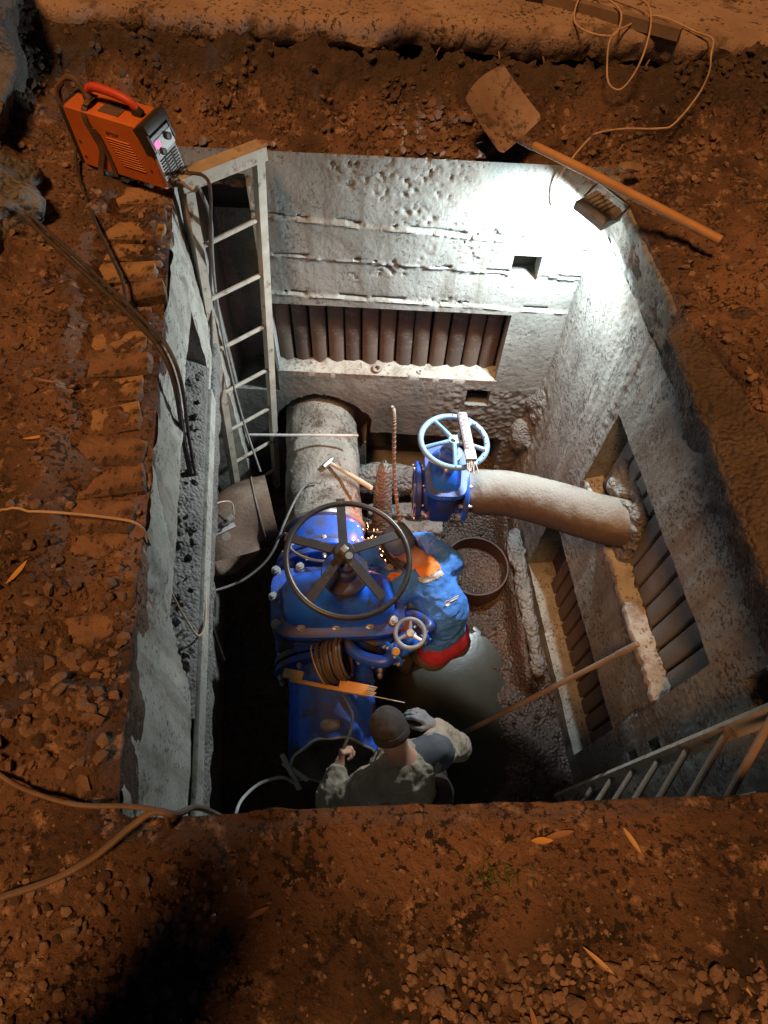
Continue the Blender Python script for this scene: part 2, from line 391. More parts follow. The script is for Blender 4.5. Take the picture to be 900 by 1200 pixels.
class SDF:
    def __init__(s, lo, hi, h):
        s.org = np.array(lo, float); s.h = h
        s.n = np.ceil((np.array(hi) - s.org) / h).astype(int) + 1
        s.f = np.full(tuple(s.n), 1.0)
    def _sl(s, lo, hi):
        a = np.clip(np.floor((lo - s.org) / s.h).astype(int), 0, s.n); b = np.clip(np.ceil((hi - s.org) / s.h).astype(int) + 1, 0, s.n)
        sl = tuple(slice(x, y) for x, y in zip(a, b))
        g = np.meshgrid(*[s.org[i] + s.h * np.arange(a[i], b[i]) for i in range(3)], indexing='ij')
        return sl, np.stack(g, -1)
    def _un(s, sl, d, k):
        f = s.f[sl]
        if k > 0:
            hh = np.maximum(k - np.abs(f - d), 0) / k; s.f[sl] = np.minimum(f, d) - hh * hh * k * .25
        else: s.f[sl] = np.minimum(f, d)
    def cap(s, a, b, r0, r1=None, k=.02):
        r1 = r0 if r1 is None else r1
        a, b = np.array(a, float), np.array(b, float); mg = max(r0, r1) + k + 3 * s.h
        sl, P = s._sl(np.minimum(a, b) - mg, np.maximum(a, b) + mg)
        if P.size == 0: return s
        ab = b - a; t = np.clip(((P - a) @ ab) / (ab @ ab + 1e-12), 0, 1)
        d = np.linalg.norm(P - a - t[..., None] * ab, axis=-1) - (r0 + (r1 - r0) * t)
        s._un(sl, d, k); return s
    def chain(s, pts, rs, k=.02):
        for i in range(len(pts) - 1): s.cap(pts[i], pts[i + 1], rs[i], rs[i + 1], k)
        return s
    def ell(s, c, ax, rot=None, k=.02, cut=None):
        c = np.array(c, float); ax = np.array(ax, float); mg = ax.max() + k + 3 * s.h
        sl, P = s._sl(c - mg, c + mg)
        if P.size == 0: return s
        q = P - c
        if rot is not None: q = q @ np.asarray(rot)
        g = np.linalg.norm(q / ax, axis=-1); g2 = np.linalg.norm(q / ax ** 2, axis=-1) + 1e-9
        d = g * (g - 1) / g2
        if cut is not None:
            n, o = cut; d = np.maximum(d, (P - np.array(o)) @ np.array(n))
        s._un(sl, d, k); return s
    def box(s, c, half, rot=None, r=.01, k=.0):
        c = np.array(c, float); half = np.array(half, float); mg = np.linalg.norm(half) + k + 3 * s.h
        sl, P = s._sl(c - mg, c + mg); q = P - c
        if rot is not None: q = q @ np.asarray(rot)
        q = np.abs(q) - (half - r)
        d = np.linalg.norm(np.maximum(q, 0), axis=-1) + np.minimum(q.max(-1), 0) - r
        s._un(sl, d, k); return s
    def noise(s, amp, sc, seed=0, o=4):
        m = np.abs(s.f) < (amp * 2 + 2 * s.h); ii = np.argwhere(m)
        s.f[m] += amp * fbm((ii * s.h + s.org) * sc, seed, o); return s
    def folds(s, amp, sc, seed=0):
        m = np.abs(s.f) < (amp * 2 + 2 * s.h); ii = np.argwhere(m); q = fbm((ii * s.h + s.org) * np.array(sc), seed, 3)
        s.f[m] += amp * (np.abs(q) * 3.0 - .6); return s
    def mesh(s): return surfnet(s.f, s.org, s.h)

def unit(v): v = np.array(v, float); return v / np.linalg.norm(v)
# ================================================================== THE GROUND
PIT = np.array([(-.63, .13), (-.32, .165), (.04, .20), (.47, .225), (.72, .25), (1.03, .27), (1.62, .30), (1.52, .75), (1.44, 1.05), (1.375, 1.40),
                (1.32, 1.70), (1.255, 1.92), (1.195, 2.10), (1.165, 2.35), (1.125, 2.62), (1.10, 2.85), (1.085, 3.13), (.6, 3.13), (0, 3.135), (-.6, 3.14), (-1.14, 3.14), (-1.04, 2.66), (-.83, 1.4)])

def pit_sd(x, y):
    """signed distance to the pit outline, negative inside; also nearest point"""
    P = np.stack([x, y], -1); best = np.full(x.shape, 1e9); near = np.zeros(P.shape); ins = np.zeros(x.shape, bool)
    n = len(PIT)
    for i in range(n):
        a, b = PIT[i], PIT[(i + 1) % n]; ab = b - a
        t = np.clip(((P - a) @ ab) / (ab @ ab), 0, 1); q = a + t[..., None] * ab
        d = np.linalg.norm(P - q, axis=-1); m = d < best
        best = np.where(m, d, best); near[m] = q[m]
        c = (a[1] > P[..., 1]) != (b[1] > P[..., 1])
        ins ^= c & (P[..., 0] < (b[0] - a[0]) * (P[..., 1] - a[1]) / (b[1] - a[1] + 1e-12) + a[0])
    return np.where(ins, -best, best), near

def leftx(y): return -.63 - (y - .13) * .157

def ground(x, y):
    x = np.asarray(x, float); y = np.asarray(y, float)
    fine = .020 * fbm2(x, y, 7, 3, 5, .55) + .010 * fbm2(x, y, 30, 8, 3)
    rough = .13 * fbm2(x, y, 3.6, 11, 6, .68) + .05 * np.abs(fbm2(x, y, 11, 12, 5, .6)) - .03 * sstep(.1, .3, fbm2(x, y, 8, 13, 3))
    bank = sstep(3.17, 3.62, y + .06 * fbm2(x, y, 1.3, 5))
    z = fine + bank * .235 + rough * sstep(3.12, 3.3, y)
    right = sstep(1.12, 1.3, x) * sstep(.2, .5, y)
    z = z + right * (rough * .55 + .05 * (x - 1.2) + .035)
    lx = leftx(y)
    lz = sstep(.02, -.1, x - lx) * sstep(.1, .3, y) * (1 - bank)
    z = z + lz * (-.022 + .05 * np.clip(fbm2(x, y, 3.7, 19, 4) + .05, 0, 1) + .02 * fbm2(x, y, 14, 20, 3) + 0.06 * sstep(-.20, -.34, x - lx + .10 * fbm2(x, y, 4.5, 17, 3)) + .05 * sstep(-.5, -.9, x - lx) + rough * .35 + .05 * sstep(.1, .5, fbm2(x, y, 3.1, 18, 3)) * sstep(1.4, .7, y))
    mound = np.exp(-((x + .83) / .17) ** 2 - ((y - .42) / .2) ** 2)
    z = z + mound * (.055 + .02 * fbm2(x, y, 22, 9))
    z = z + .10 * sstep(-1.45, -2.0, x) * sstep(1.2, 2.2, y)
    near = sstep(.3, .05, y) * sstep(-.75, -.6, x)
    z = z - .004 * near + near * .012 * fbm2(x, y, 2.2, 21)
    z = z - .13 * sstep(3.6, 3.72, y) * 1.0
    return z

def axis_lines(lo, hi, h, far):
    c = list(np.arange(lo, hi + h / 2, h)); k = h
    a, b = c[0], c[-1]; L, H = [], []
    while a > -far or b < far:
        k *= 1.5; a -= k; b += k; L.insert(0, a); H.append(b)
    return np.array(L + c + H)

gx = axis_lines(-2.35, 2.15, .0165, 60); gy = axis_lines(-.62, 4.0, .0165, 60)
X, Y = np.meshgrid(gx, gy, indexing='ij')
sd, nearp = pit_sd(X, Y)
rag = .014 * fbm2(X, Y, 9, 31, 4) * (Y > 2.9) + (.010 + .012 * (Y < .6)) * fbm2(X, Y, 9, 33, 5)
sdr = sd + rag
snap = (sdr < 0) & (sdr > -.028)
Xs = np.where(snap, X + (nearp[..., 0] - X) * np.clip(-sdr / (np.abs(sd) + 1e-6), 0, 1), X)
Ys = np.where(snap, Y + (nearp[..., 1] - Y) * np.clip(-sdr / (np.abs(sd) + 1e-6), 0, 1), Y)
Z = ground(Xs, Ys)
Z = Z - .02 * sstep(.05, 0.0, sd)          # worn, rounded lip
dead = (sdr <= -.028)
ni, nj = X.shape
vid = np.arange(ni * nj).reshape(ni, nj)
V = np.stack([Xs, Ys, Z], -1).reshape(-1, 3)
quad_ok = ~(dead[:-1, :-1] | dead[1:, :-1] | dead[1:, 1:] | dead[:-1, 1:])
allsnap = (sdr[:-1, :-1] < 0) & (sdr[1:, :-1] < 0) & (sdr[1:, 1:] < 0) & (sdr[:-1, 1:] < 0)
quad_ok &= ~allsnap
Q = np.stack([vid[:-1, :-1], vid[1:, :-1], vid[1:, 1:], vid[:-1, 1:]], -1)[quad_ok]
# a skirt of earth under the lip
from collections import Counter
E = np.concatenate([Q[:, [0, 1]], Q[:, [1, 2]], Q[:, [2, 3]], Q[:, [3, 0]]])
key = np.sort(E, 1); uq, inv, cn = np.unique(key, axis=0, return_inverse=True, return_counts=True)
be = E[cn[inv.ravel()] == 1]; mid = V[be].mean(1)
be = be[(np.abs(mid[:, 0]) < 2.2) & (mid[:, 1] > -.5) & (mid[:, 1] < 3.9)]
bv = np.unique(be); rows = [V]; mp = {}
prev = {int(b): int(b) for b in bv}; F2 = []
cnt0 = len(V)
for k, (dz, out) in enumerate(((.03, .0), (.07, .006), (.13, .012), (.20, .02))):
    newv = V[bv].copy(); newv[:, 2] -= dz
    ctr = np.array([.2, 1.6]); dirv = newv[:, :2] - ctr; dirv /= np.linalg.norm(dirv, axis=1)[:, None]
    newv[:, :2] += dirv * (out + .012 * fbm(newv * 14, 40 + k)[:, None])
    rows.append(newv); cur = {int(b): cnt0 + i for i, b in enumerate(bv)}; cnt0 += len(bv)
    for a, b in be: F2.append((prev[int(b)], prev[int(a)], cur[int(a)], cur[int(b)]))
    prev = cur
used = np.zeros(cnt0, bool); F_all = Q.tolist() + [list(q) for q in F2]
used[np.unique(np.concatenate([Q.ravel(), np.array(F2).ravel()]))] = True
remap = np.cumsum(used) - 1
VV = np.concatenate(rows)[used]
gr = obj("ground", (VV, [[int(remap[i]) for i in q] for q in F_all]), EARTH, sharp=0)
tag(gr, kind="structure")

# rubble lying in the earth: real little stones, joined (nobody could count them)
def lump_mesh(seed, sub=1, flat=.7):
    bm = bmesh.new(); bmesh.ops.create_icosphere(bm, subdivisions=sub, radius=1.0)
    v = np.array([q.co[:] for q in bm.verts]); f = [[q.index for q in p.verts] for p in bm.faces]; bm.free()
    rs = np.random.RandomState(seed)
    v = v * (1 + .30 * vnoise(v * 1.3 + seed * 7.1, seed) + .12 * vnoise(v * 3 + seed, seed + 5))[:, None]
    for _ in range(5):                       # a few flat, broken faces
        n = unit(rs.normal(size=3)); d = rs.uniform(.55, .85); t = v @ n - d; v = v - np.where(t > 0, t, 0)[:, None] * n * .85
    v = v * np.array([1, rs.uniform(.65, .95), rs.uniform(.45, .75) * flat / .7]); return v, f
LUMPS = [lump_mesh(k) for k in range(9)]
LUMPS2 = [lump_mesh(50 + k, 2) for k in range(10)]
rng = np.random.RandomState(7)
def scatter(name, n, region, smin, smax, m, power=2.5, kind="stuff", sink=.25):
    vs, fs, c = [], [], 0
    xy = region(n)
    s_, _ = pit_sd(xy[:, 0], xy[:, 1]); xy = xy[s_ > .012]
    zz = ground(xy[:, 0], xy[:, 1])
    for (x, y), z in zip(xy, zz):
        v, f = LUMPS[rng.randint(len(LUMPS))]
        r = smin + (smax - smin) * rng.rand() ** power
        M = rotm(rng.uniform(-.5, .5), rng.uniform(-.5, .5), rng.uniform(0, 6.3))
        vs.append((v * r) @ M.T + np.array([x, y, z + r * (.5 - sink)])); fs += [[i + c for i in q] for q in f]; c += len(v)
    o = obj(name, (np.concatenate(vs), fs), m, sharp=30); tag(o, kind=kind); return o
def reg(x0, x1, y0, y1, dens=None):
    def g(n):
        p = np.stack([rng.uniform(x0, x1, n), rng.uniform(y0, y1, n)], 1)
        if dens:
            k = fbm2(p[:, 0], p[:, 1], dens[0], dens[1]); p = p[k > dens[2]]
        return p
    return g
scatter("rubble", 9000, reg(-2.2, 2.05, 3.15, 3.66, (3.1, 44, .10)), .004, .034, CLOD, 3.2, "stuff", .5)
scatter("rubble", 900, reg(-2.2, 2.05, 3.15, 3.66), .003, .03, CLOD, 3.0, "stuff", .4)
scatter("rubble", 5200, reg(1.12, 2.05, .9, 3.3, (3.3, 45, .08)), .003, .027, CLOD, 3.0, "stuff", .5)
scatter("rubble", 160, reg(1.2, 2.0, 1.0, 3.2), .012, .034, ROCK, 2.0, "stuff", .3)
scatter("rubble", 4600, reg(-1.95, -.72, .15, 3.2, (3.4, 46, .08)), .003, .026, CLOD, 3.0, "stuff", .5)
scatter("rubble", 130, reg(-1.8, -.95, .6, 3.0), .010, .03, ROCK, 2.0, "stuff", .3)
scatter("pebbles", 900, reg(-.8, 1.2, -.4, .25), .002, .009, ROCK, 2.0)
scatter("pebbles", 1100, reg(.1, 1.2, -.42, -.10), .006, .016, ROCK, 1.2)
scatter("pebbles", 260, reg(-.95, -.3, -.4, .02), .005, .016, ROCK, 1.4)
scatter("rubble", 160, reg(-1.05, -.67, .2, .62), .006, .028, CLOD, 1.8, "stuff", .6)

# ------------------------------------------------------------------ the road above the far bank
def slab_edge(x): return 3.615 + .035 * math.sin(x * 1.7 + 1) + .045 * float(vnoise(np.array([x * 4.2, 1.5, 0]), 61)) + .02 * float(vnoise(np.array([x * 17, 2.5, 0]), 62)) + (.05 if x < -1.3 else 0)
xs = np.linspace(-3.2, 3.4, 260); rowsv = []
for x in xs:
    e = slab_edge(x); top = .372 + .006 * float(vnoise(np.array([x * 9, 3, 0]), 64)); bot = .235 + .02 * float(vnoise(np.array([x * 6, 5, 0]), 63))
    w = .012 * float(vnoise(np.array([x * 23, 7, 0]), 65))
    rowsv.append([(x, 60, bot), (x, e + .10, bot), (x, e + .028 + w, bot), (x, e + .008 - w, bot + .04), (x, e + w, bot + .09), (x, e + .012 + w, top - .016), (x, e + .04, top), (x, e + .5, top + .004), (x, e + 1.2, top), (x, 60, top + .1)])
k = len(rowsv[0]); v = np.array(rowsv).reshape(-1, 3)
f = [[i * k + j, (i + 1) * k + j, (i + 1) * k + (j + 1) % k, i * k + (j + 1) % k] for i in range(len(xs) - 1) for j in range(k)]
tag(obj("road", (v, f), ROAD, sharp=50), kind="structure")

# broken concrete at the left end of the bank
def sdf_obj(name, sd_, m, parent=None, world=True, sharp=0):
    v, f = sd_.mesh(); return obj(name, (v, f), m, parent, world, sharp)
t = thing("concrete_chunk", (-1.93, 3.05, .0), "tall jagged slab of broken concrete standing in the far left corner behind the welder", "concrete chunk")
s = SDF((-2.5, 2.55, -.15), (-1.55, 3.75, .75), .02)
s.box((-2.08, 3.45, .2), (.20, .24, .34), rotm(0, .12, .2), .02); s.box((-2.0, 3.05, .08), (.17, .30, .22), rotm(.05, .2, .12), .02, .03); s.noise(.05, 6, 71, 5)
sdf_obj("rough_face", s, CONCD, t)
s = SDF((-2.5, 3.05, .36), (-1.6, 3.85, .72), .02); s.box((-2.04, 3.43, .53), (.22, .25, .075), rotm(.0, .12, .25), .015); s.noise(.03, 7, 73, 4)
sdf_obj("broken_cap", s, ROAD, t)
t = thing("concrete_chunk", (-1.72, 2.33, .0), "low grey boulder of crumbled concrete at the left edge above the long black cables", "concrete chunk")
s = SDF((-2.15, 1.95, -.12), (-1.42, 2.85, .36), .016)
s.ell((-1.79, 2.48, .05), (.19, .27, .17), rotm(0, .2, .3), .03); s.ell((-1.76, 2.2, .03), (.16, .2, .12), None, .04); s.box((-1.68, 2.5, .05), (.10, .17, .12), rotm(0, .3, .4), .02, .02); s.noise(.06, 9, 75, 5)
sdf_obj("rough_face", s, GREYMUD, t)

# ================================================================== THE PIT WALLS
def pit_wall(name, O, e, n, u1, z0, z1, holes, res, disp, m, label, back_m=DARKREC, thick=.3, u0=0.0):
    """holes: list of (test(u,z)->bool array, depth, bbox). Front face with real openings, reveals and backs."""
    O = np.array(O, float); e = np.array([*e, 0.0]); n = np.array([*n, 0.0])
    us = np.linspace(u0, u1, int((u1 - u0) / res) + 1); zs = np.linspace(z0, z1, int((z1 - z0) / res) + 1)
    # put grid lines on the rectangular openings' edges
    for tst, dep, bb, rect in holes:
        if rect:
            for arr, lo, hi in ((us, bb[0], bb[1]), (zs, bb[2], bb[3])):
                for q in (lo, hi):
                    i = int(np.argmin(np.abs(arr - q)))
                    if u0 < q < u1 or arr is zs: arr[i] = q
    Ug, Zg = np.meshgrid(us, zs, indexing='ij')
    D = disp(Ug, Zg)
    Vf = O + Ug[..., None] * e + D[..., None] * n; Vf[..., 2] = Zg
    uc, zc = (us[:-1] + us[1:]) / 2, (zs[:-1] + zs[1:]) / 2
    Uc, Zc = np.meshgrid(uc, zc, indexing='ij'); hole = np.zeros(Uc.shape, int) - 1
    for h, (tst, dep, bb, rect) in enumerate(holes): hole[tst(Uc, Zc) & (hole < 0)] = h
    I = np.arange(Ug.size).reshape(Ug.shape); flip = np.cross(e, [0, 0, 1]) @ n < 0
    quads = np.stack([I[:-1, :-1], I[1:, :-1], I[1:, 1:], I[:-1, 1:]], -1)
    F = quads[hole < 0].tolist(); vs = [Vf.reshape(-1, 3)]; c = Ug.size; flat = vs[0]
    na, nb = hole.shape; ext = {}
    def deep(i, d):
        nonlocal c
        if (i, d) not in ext:
            ext[(i, d)] = c; c += 1; vs.append((flat[i] - n * d)[None])
        return ext[(i, d)]
    for a in range(na):
        for b in range(nb):
            if hole[a, b] < 0: continue
            d = holes[hole[a, b]][1]; q = quads[a, b]
            for (da, db, i, j) in ((0, -1, 0, 1), (1, 0, 1, 2), (0, 1, 2, 3), (-1, 0, 3, 0)):
                A, B = a + da, b + db
                if 0 <= A < na and 0 <= B < nb and hole[A, B] >= 0: continue
                p, r = int(q[i]), int(q[j]); F.append([r, p, deep(p, d), deep(r, d)][::-1])
    if flip: F = [q[::-1] for q in F]
    # a real thickness: returns at the outline and a back sheet
    root = thing(name, tuple(O), label, "wall")
    w = obj("wall_face", (np.concatenate(vs), F), m, root, True, 40)
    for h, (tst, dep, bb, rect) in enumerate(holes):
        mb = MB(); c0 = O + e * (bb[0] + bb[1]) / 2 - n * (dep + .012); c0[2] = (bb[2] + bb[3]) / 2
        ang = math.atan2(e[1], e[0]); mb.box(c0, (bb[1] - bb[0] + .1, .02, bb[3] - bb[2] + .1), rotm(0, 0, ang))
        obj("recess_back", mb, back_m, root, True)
    mb = MB(); c0 = O + e * (u0 + u1) / 2 - n * (thick); c0[2] = (z0 + z1) / 2
    mb.box(c0 - np.array([0, 0, .25]), (u1 - u0, .04, z1 - z0 - .5), rotm(0, 0, math.atan2(e[1], e[0]))); obj("wall_back", mb, CONCD, root, True)
    return root, O, e, n
def rect(u0, u1, z0, z1, d): return (lambda U, Z: (U > u0) & (U < u1) & (Z > z0) & (Z < z1), d, (u0, u1, z0, z1), True)

# --- far wall.  u = x + 1.3
def back_disp(U, Z):
    x = U - 1.3
    l1 = -.395 - .05 * (x + .1) + .010 * fbm2(x, Z * 0, 9, 81); l2 = -.63 - .03 * x + .012 * fbm2(x, Z * 0, 7, 82); l3 = -.885 - .02 * x + .008 * fbm2(x, Z * 0, 8, 83)
    d = .004 * fbm2(x, Z, 5, 84)
    d = d + .007 * (Z < l1) - .006 * (Z < l2) + .007 * (Z < l3)
    for l, a in ((l1, .010), (l2, .006), (l3, .006)):
        d = d + a * np.exp(-((Z - l) / .010) ** 2) * (fbm2(x, Z, 13, 85) > -.12)
        d = d - .016 * np.exp(-((Z - l - .018) / .008) ** 2) * (fbm2(x, Z, 7, 90) > .02)
    sp = fbm2(x, Z, 4.2, 86, 3) + .25 * sstep(-.45, -.1, Z) * sstep(.75, .0, x) - .1
    pk = sstep(.07, .2, sp + .12 * fbm2(x, Z, 16, 91, 3)) * sstep(-.95, -.85, Z); d = d - .010 * pk * np.clip(fbm2(x, Z, 40, 87, 4) * 2.2 - .1, 0, 1.0)
    d = d + .016 * sstep(-1.55, -1.7, Z) * fbm2(x, Z, 34, 88, 5) * sstep(.2, .6, x)
    d = d + .002 * fbm2(x, Z, 40, 89, 3) * sstep(-.9, -1.7, Z)
    return d
def arch(U, Z):
    x = U - 1.3; r = np.hypot((x + .50) / 1.0, (Z + 2.14) / 1.0)
    return (r < .375 + .035 * fbm2(x, Z, 6, 95)) & (Z > -2.6)
holes = [(arch, .22, (.35, 1.25, -2.6, -1.7), False), rect(.52, 2.03, -1.53, -.945, .22), rect(.19, .50, -1.74, -.13, .32), rect(1.96, 2.12, -.685, -.52, .13), rect(1.85, 2.02, -1.79, -1.635, .12),
         (lambda U, Z: (U > 1.12) & (U < 2.2) & (Z > -2.72) & (Z < -2.17 + .02 * fbm2(U, Z * 0, 8, 96)), .24, (1.0, 2.3, -2.75, -2.1), False)]
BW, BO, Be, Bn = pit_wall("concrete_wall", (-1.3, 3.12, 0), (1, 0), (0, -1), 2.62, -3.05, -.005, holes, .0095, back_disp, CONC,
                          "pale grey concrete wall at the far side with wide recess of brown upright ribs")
# ribs in the recess of the far wall
rr = random.Random(3)
def rib_geo(w, h, d, seed, n=9):
    """upright rounded rib, front face -y, base at z=0"""
    rs = np.random.RandomState(seed); mb = MB(); rings = []
    for z in np.linspace(0, h, 7):
        a = np.linspace(0, np.pi, n); ring = [(-w / 2, 0, z)] + [(-w / 2 * math.cos(t) * .98, -d * math.sin(t) ** .55 + rs.uniform(-.0018, .0018), z) for t in a] + [(w / 2, 0, z)]
        rings.append(ring)
    return mb.loft(rings)
rib_mesh = None
for k in range(13):
    x = -.735 + k * .1165
    if rib_mesh is None:
        o = obj("rib", rib_geo(.108, .66, .04, 5), RIBM, BW, False, 30); rib_mesh = o.data
    else:
        o = bpy.data.objects.new("rib", rib_mesh); scene.collection.objects.link(o); o.parent = BW
    if k % 3 == 1: o.material_slots[0].link = 'OBJECT'; o.material_slots[0].material = RIBM2
    o.location = (x - BO[0], 3.232 - 3.12 + rr.uniform(-.006, .006), -1.60); o.rotation_euler = (0, rr.uniform(-.01, .01), rr.uniform(-.05, .05))
# sloping mortar sill under the ribs and a steel washer left on it
sx_ = np.linspace(-.79, .74, 110); rowsv = []
for x in sx_:
    nz = lambda a, b: .016 * float(vnoise(np.array([x * 22, a * 9., b]), 97))
    rowsv.append([(x, 3.115, -1.60), (x, 3.108, -1.53), (x, 3.122, -1.518 + nz(0, 1) * .3), (x, 3.145, -1.512 + nz(1, 1) * .5), (x, 3.165, -1.508 + nz(2, 1) * .6), (x, 3.185, -1.50 + nz(3, 1)), (x, 3.205, -1.488 + nz(4, 1)), (x, 3.205, -1.6)])
k = 8; v = np.array(rowsv).reshape(-1, 3); f = [[i * k + j, i * k + (j + 1) % k, (i + 1) * k + (j + 1) % k, (i + 1) * k + j] for i in range(len(sx_) - 1) for j in range(k)] + [list(range(k - 1, -1, -1)), [(len(sx_) - 1) * k + j for j in range(k)]]
obj("sill", (v, f), PLASTER, BW, True, 50)
tag(obj("washer", MB().torus((0, 0, 0), (0, -.35, 1), .024, .009, 20, 8), RUST), "small rusty ring lying on the sill of the ribbed recess", "ring").location = (-.10, 3.145, -1.500)
tag(obj("washer", MB().torus((0, 0, 0), (0, -.35, 1), .014, .006, 16, 8), STEEL), "tiny pale ring lying on the recess sill right of the larger rusty ring", "ring").location = (.20, 3.14, -1.503)

# --- right wall, running from the far corner towards the camera
def right_disp(U, Z):
    band = sstep(-.1, .25, fbm2(U, Z * .12, 7, 103, 3))
    d = .004 * fbm2(U, Z, 4, 101) + .010 * np.clip(fbm2(U, Z, 48, 102, 4) - .08, 0, 1) * band + .002 * fbm2(U, Z, 60, 109, 2) + .004 * sstep(-.2, .2, fbm2(U, Z * .05, 9, 110, 2))
    cr = np.abs(U - (2.24 + .03 * fbm2(U * 0, Z, 6, 104))); d = d - .018 * np.exp(-(cr / .010) ** 2) * (Z < -1.38) * (Z > -1.95)
    d = d + .028 * sstep(.3, .0, U) * sstep(-1.3, -1.7, Z) * fbm2(U, Z, 16, 105, 5)
    return d
re = np.array([.1377, -.9905]); rn = np.array([-.9905, -.1377])
rholes = [(lambda U, Z: (U > .93) & (U < 2.262) & (Z < -.765 + .0 * U) & (Z > -1.375), .15, (.93, 2.262, -1.375, -.765), True), rect(.80, 2.262, -2.76, -1.975, .20),
          rect(2.405, 2.50, -1.57, -1.44, .12), rect(2.41, 2.50, -1.86, -1.74, .12), rect(2.38, 2.55, -.60, -.44, .12)]
RW, RO, Re, Rn = pit_wall("concrete_wall", (1.07, 3.12, 0), re, rn, 3.05, -3.05, -.285, rholes, .0125, right_disp, RCONC,
                          "long rough concrete wall on the right with two stacked recesses of slanting ribs")
def rpos(u, z, off=0.0): p = RO + Re * u + Rn * off; return np.array([p[0], p[1], z])
rang = math.atan2(Re[1], Re[0])
gmesh = dmesh = None
for k in range(11):
    u = 1.03 + k * .1155
    for (z0, h, mm) in ((-1.375, .62, RIBG), (-2.77, .80, RIBM)):
        me = gmesh if mm is RIBG else dmesh
        if me is None:
            mb = MB(); mb.box((0, -.028, h / 2), (.092, .06, h), None, .008); o = obj("rib", mb, mm, RW, False, 40); me = o.data
            if mm is RIBG: gmesh = me
            else: dmesh = me
        else:
            o = bpy.data.objects.new("rib", me); scene.collection.objects.link(o); o.parent = RW
        p = rpos(u, z0, -.147 if mm is RIBG else -.196) - RO; o.location = p; o.rotation_euler = (0, 0, rang)
us_ = np.linspace(.935, 2.258, 90); rowsv = []
for u in us_:
    nz = lambda a: .006 * float(vnoise(np.array([u * 24, a * 9., 3]), 107)); ed = .008 * float(vnoise(np.array([u * 40, 4, 3]), 108))
    rowsv.append([rpos(u, -1.42, .0 + ed), rpos(u, -1.372, .012 + ed), rpos(u, -1.352 + nz(1), .004 + ed), rpos(u, -1.345 + nz(2), -.05), rpos(u, -1.335 + nz(3), -.088 + 2 * ed), rpos(u, -1.39, -.095), rpos(u, -1.42, -.09)])
k = 7; v = np.array(rowsv).reshape(-1, 3); f = [[i * k + j, i * k + (j + 1) % k, (i + 1) * k + (j + 1) % k, (i + 1) * k + j] for i in range(len(us_) - 1) for j in range(k)] + [list(range(k - 1, -1, -1)), [(len(us_) - 1) * k + j for j in range(k)]]
obj("sill", (v, f), PLASTER, RW, True, 50)
# heavy blocks that cap the right wall
t = thing("concrete_block", tuple(rpos(.5, -.3)), "bright pitted concrete block capping the right wall from the lamp to the crack", "concrete block")
s = SDF((1.0, 1.95, -.40), (1.45, 3.25, .06), .0135); s.box(rpos(.42, -.162, -.150), (.56, .155, .145), rotm(0, 0, rang) @ rotm(.16, 0, 0), .012); s.noise(.010, 9, 111, 4); s.noise(.011, 45, 112, 3)
sdf_obj("block_face", s, RCONC, t)
t = thing("concrete_block", tuple(rpos(1.9, -.3)), "brown dirt-caked concrete block broken off behind the crack on the right wall", "concrete block")
s = SDF((1.05, .15, -.52), (1.75, 2.2, .12), .0165); s.box(rpos(1.93, -.19, -.11), (.90, .17, .18), rotm(0, 0, rang - .03) @ rotm(.36, .02, 0), .02); s.noise(.035, 7, 113, 5); s.noise(.014, 30, 114, 3)
sdf_obj("block_face", s, CONCB, t)
# mud packed in the corner of the two walls
s = SDF((.78, 2.75, -2.3), (1.3, 3.25, -1.45), .017); s.ell((1.12, 3.1, -1.75), (.10, .12, .22), None, .05); s.ell((1.1, 3.12, -2.05), (.17, .15, .22), None, .06); s.noise(.07, 11, 116, 5)
tag(sdf_obj("mud_heap", s, CONCD), "dark lumpy mud stuck in the far right corner between the walls", "mud")

# --- left wall
le = unit([-.155, .988]); ln_ = np.array([le[1], -le[0]])
def left_disp(U, Z):
    d = .010 * fbm2(U, Z, 3, 121) + .008 * fbm2(U, Z, 18, 122, 4)
    d = d - .03 * sstep(-.03, .0, Z) * (fbm2(U, Z, 9, 123) > -.1) + .02 * sstep(.05, .2, fbm2(U, Z, 2.2, 124)) * (Z > -.3)
    d = d - .02 * sstep(-.9, -.91, Z)
    cr = np.abs(U - (1.15 + .5 * Z + .02 * fbm2(U, Z, 5, 126))); d = d - .02 * np.exp(-(cr / .006) ** 2) * (Z > -.40)
    return d
lholes = [(lambda U, Z: (Z < -.40 - .36 * sstep(.72, .50, U)) & (Z > -.79) & (U > .42) & (U < 2.3), .20, (.4, 2.32, -.81, -.36), False), rect(-.05, 2.75, -3.04, -1.06, .42)]
LW, LO, Le, Ln = pit_wall("concrete_wall", (-.64, .13, 0), le, ln_, 3.05, -3.05, -.03, lholes, .017, left_disp, PLASTER,
                          "pale plastered wall on the left topped by brown bricks and earth", u0=-.1)
def lpos(u, z, off=0.0): p = LO + Le * u + Ln * off; return np.array([p[0], p[1], z])
# rubble-strewn sill of the left recess
us_ = np.linspace(.43, 2.29, 120); rowsv = []
for u in us_:
    nz = lambda a, q=.02: q * float(vnoise(np.array([u * 20, a * 7., 3]), 127))
    rowsv.append([lpos(u, -.83, .004), lpos(u, -.788, .012), lpos(u, -.775, .002), lpos(u, -.74 + nz(1), -.05 + nz(4, .01)), lpos(u, -.71 + nz(2, .03), -.10), lpos(u, -.67 + nz(3, .04), -.16), lpos(u, -.64, -.19), lpos(u, -.83, -.19)])
k = 8; v = np.array(rowsv).reshape(-1, 3); f = [[i * k + j, (i + 1) * k + j, (i + 1) * k + (j + 1) % k, i * k + (j + 1) % k] for i in range(len(us_) - 1) for j in range(k)] + [list(range(k)), [(len(us_) - 1) * k + j for j in range(k - 1, -1, -1)]]
obj("sill", (v, f), CONCD, LW, True, 50)
vs, fs, c = [], [], 0
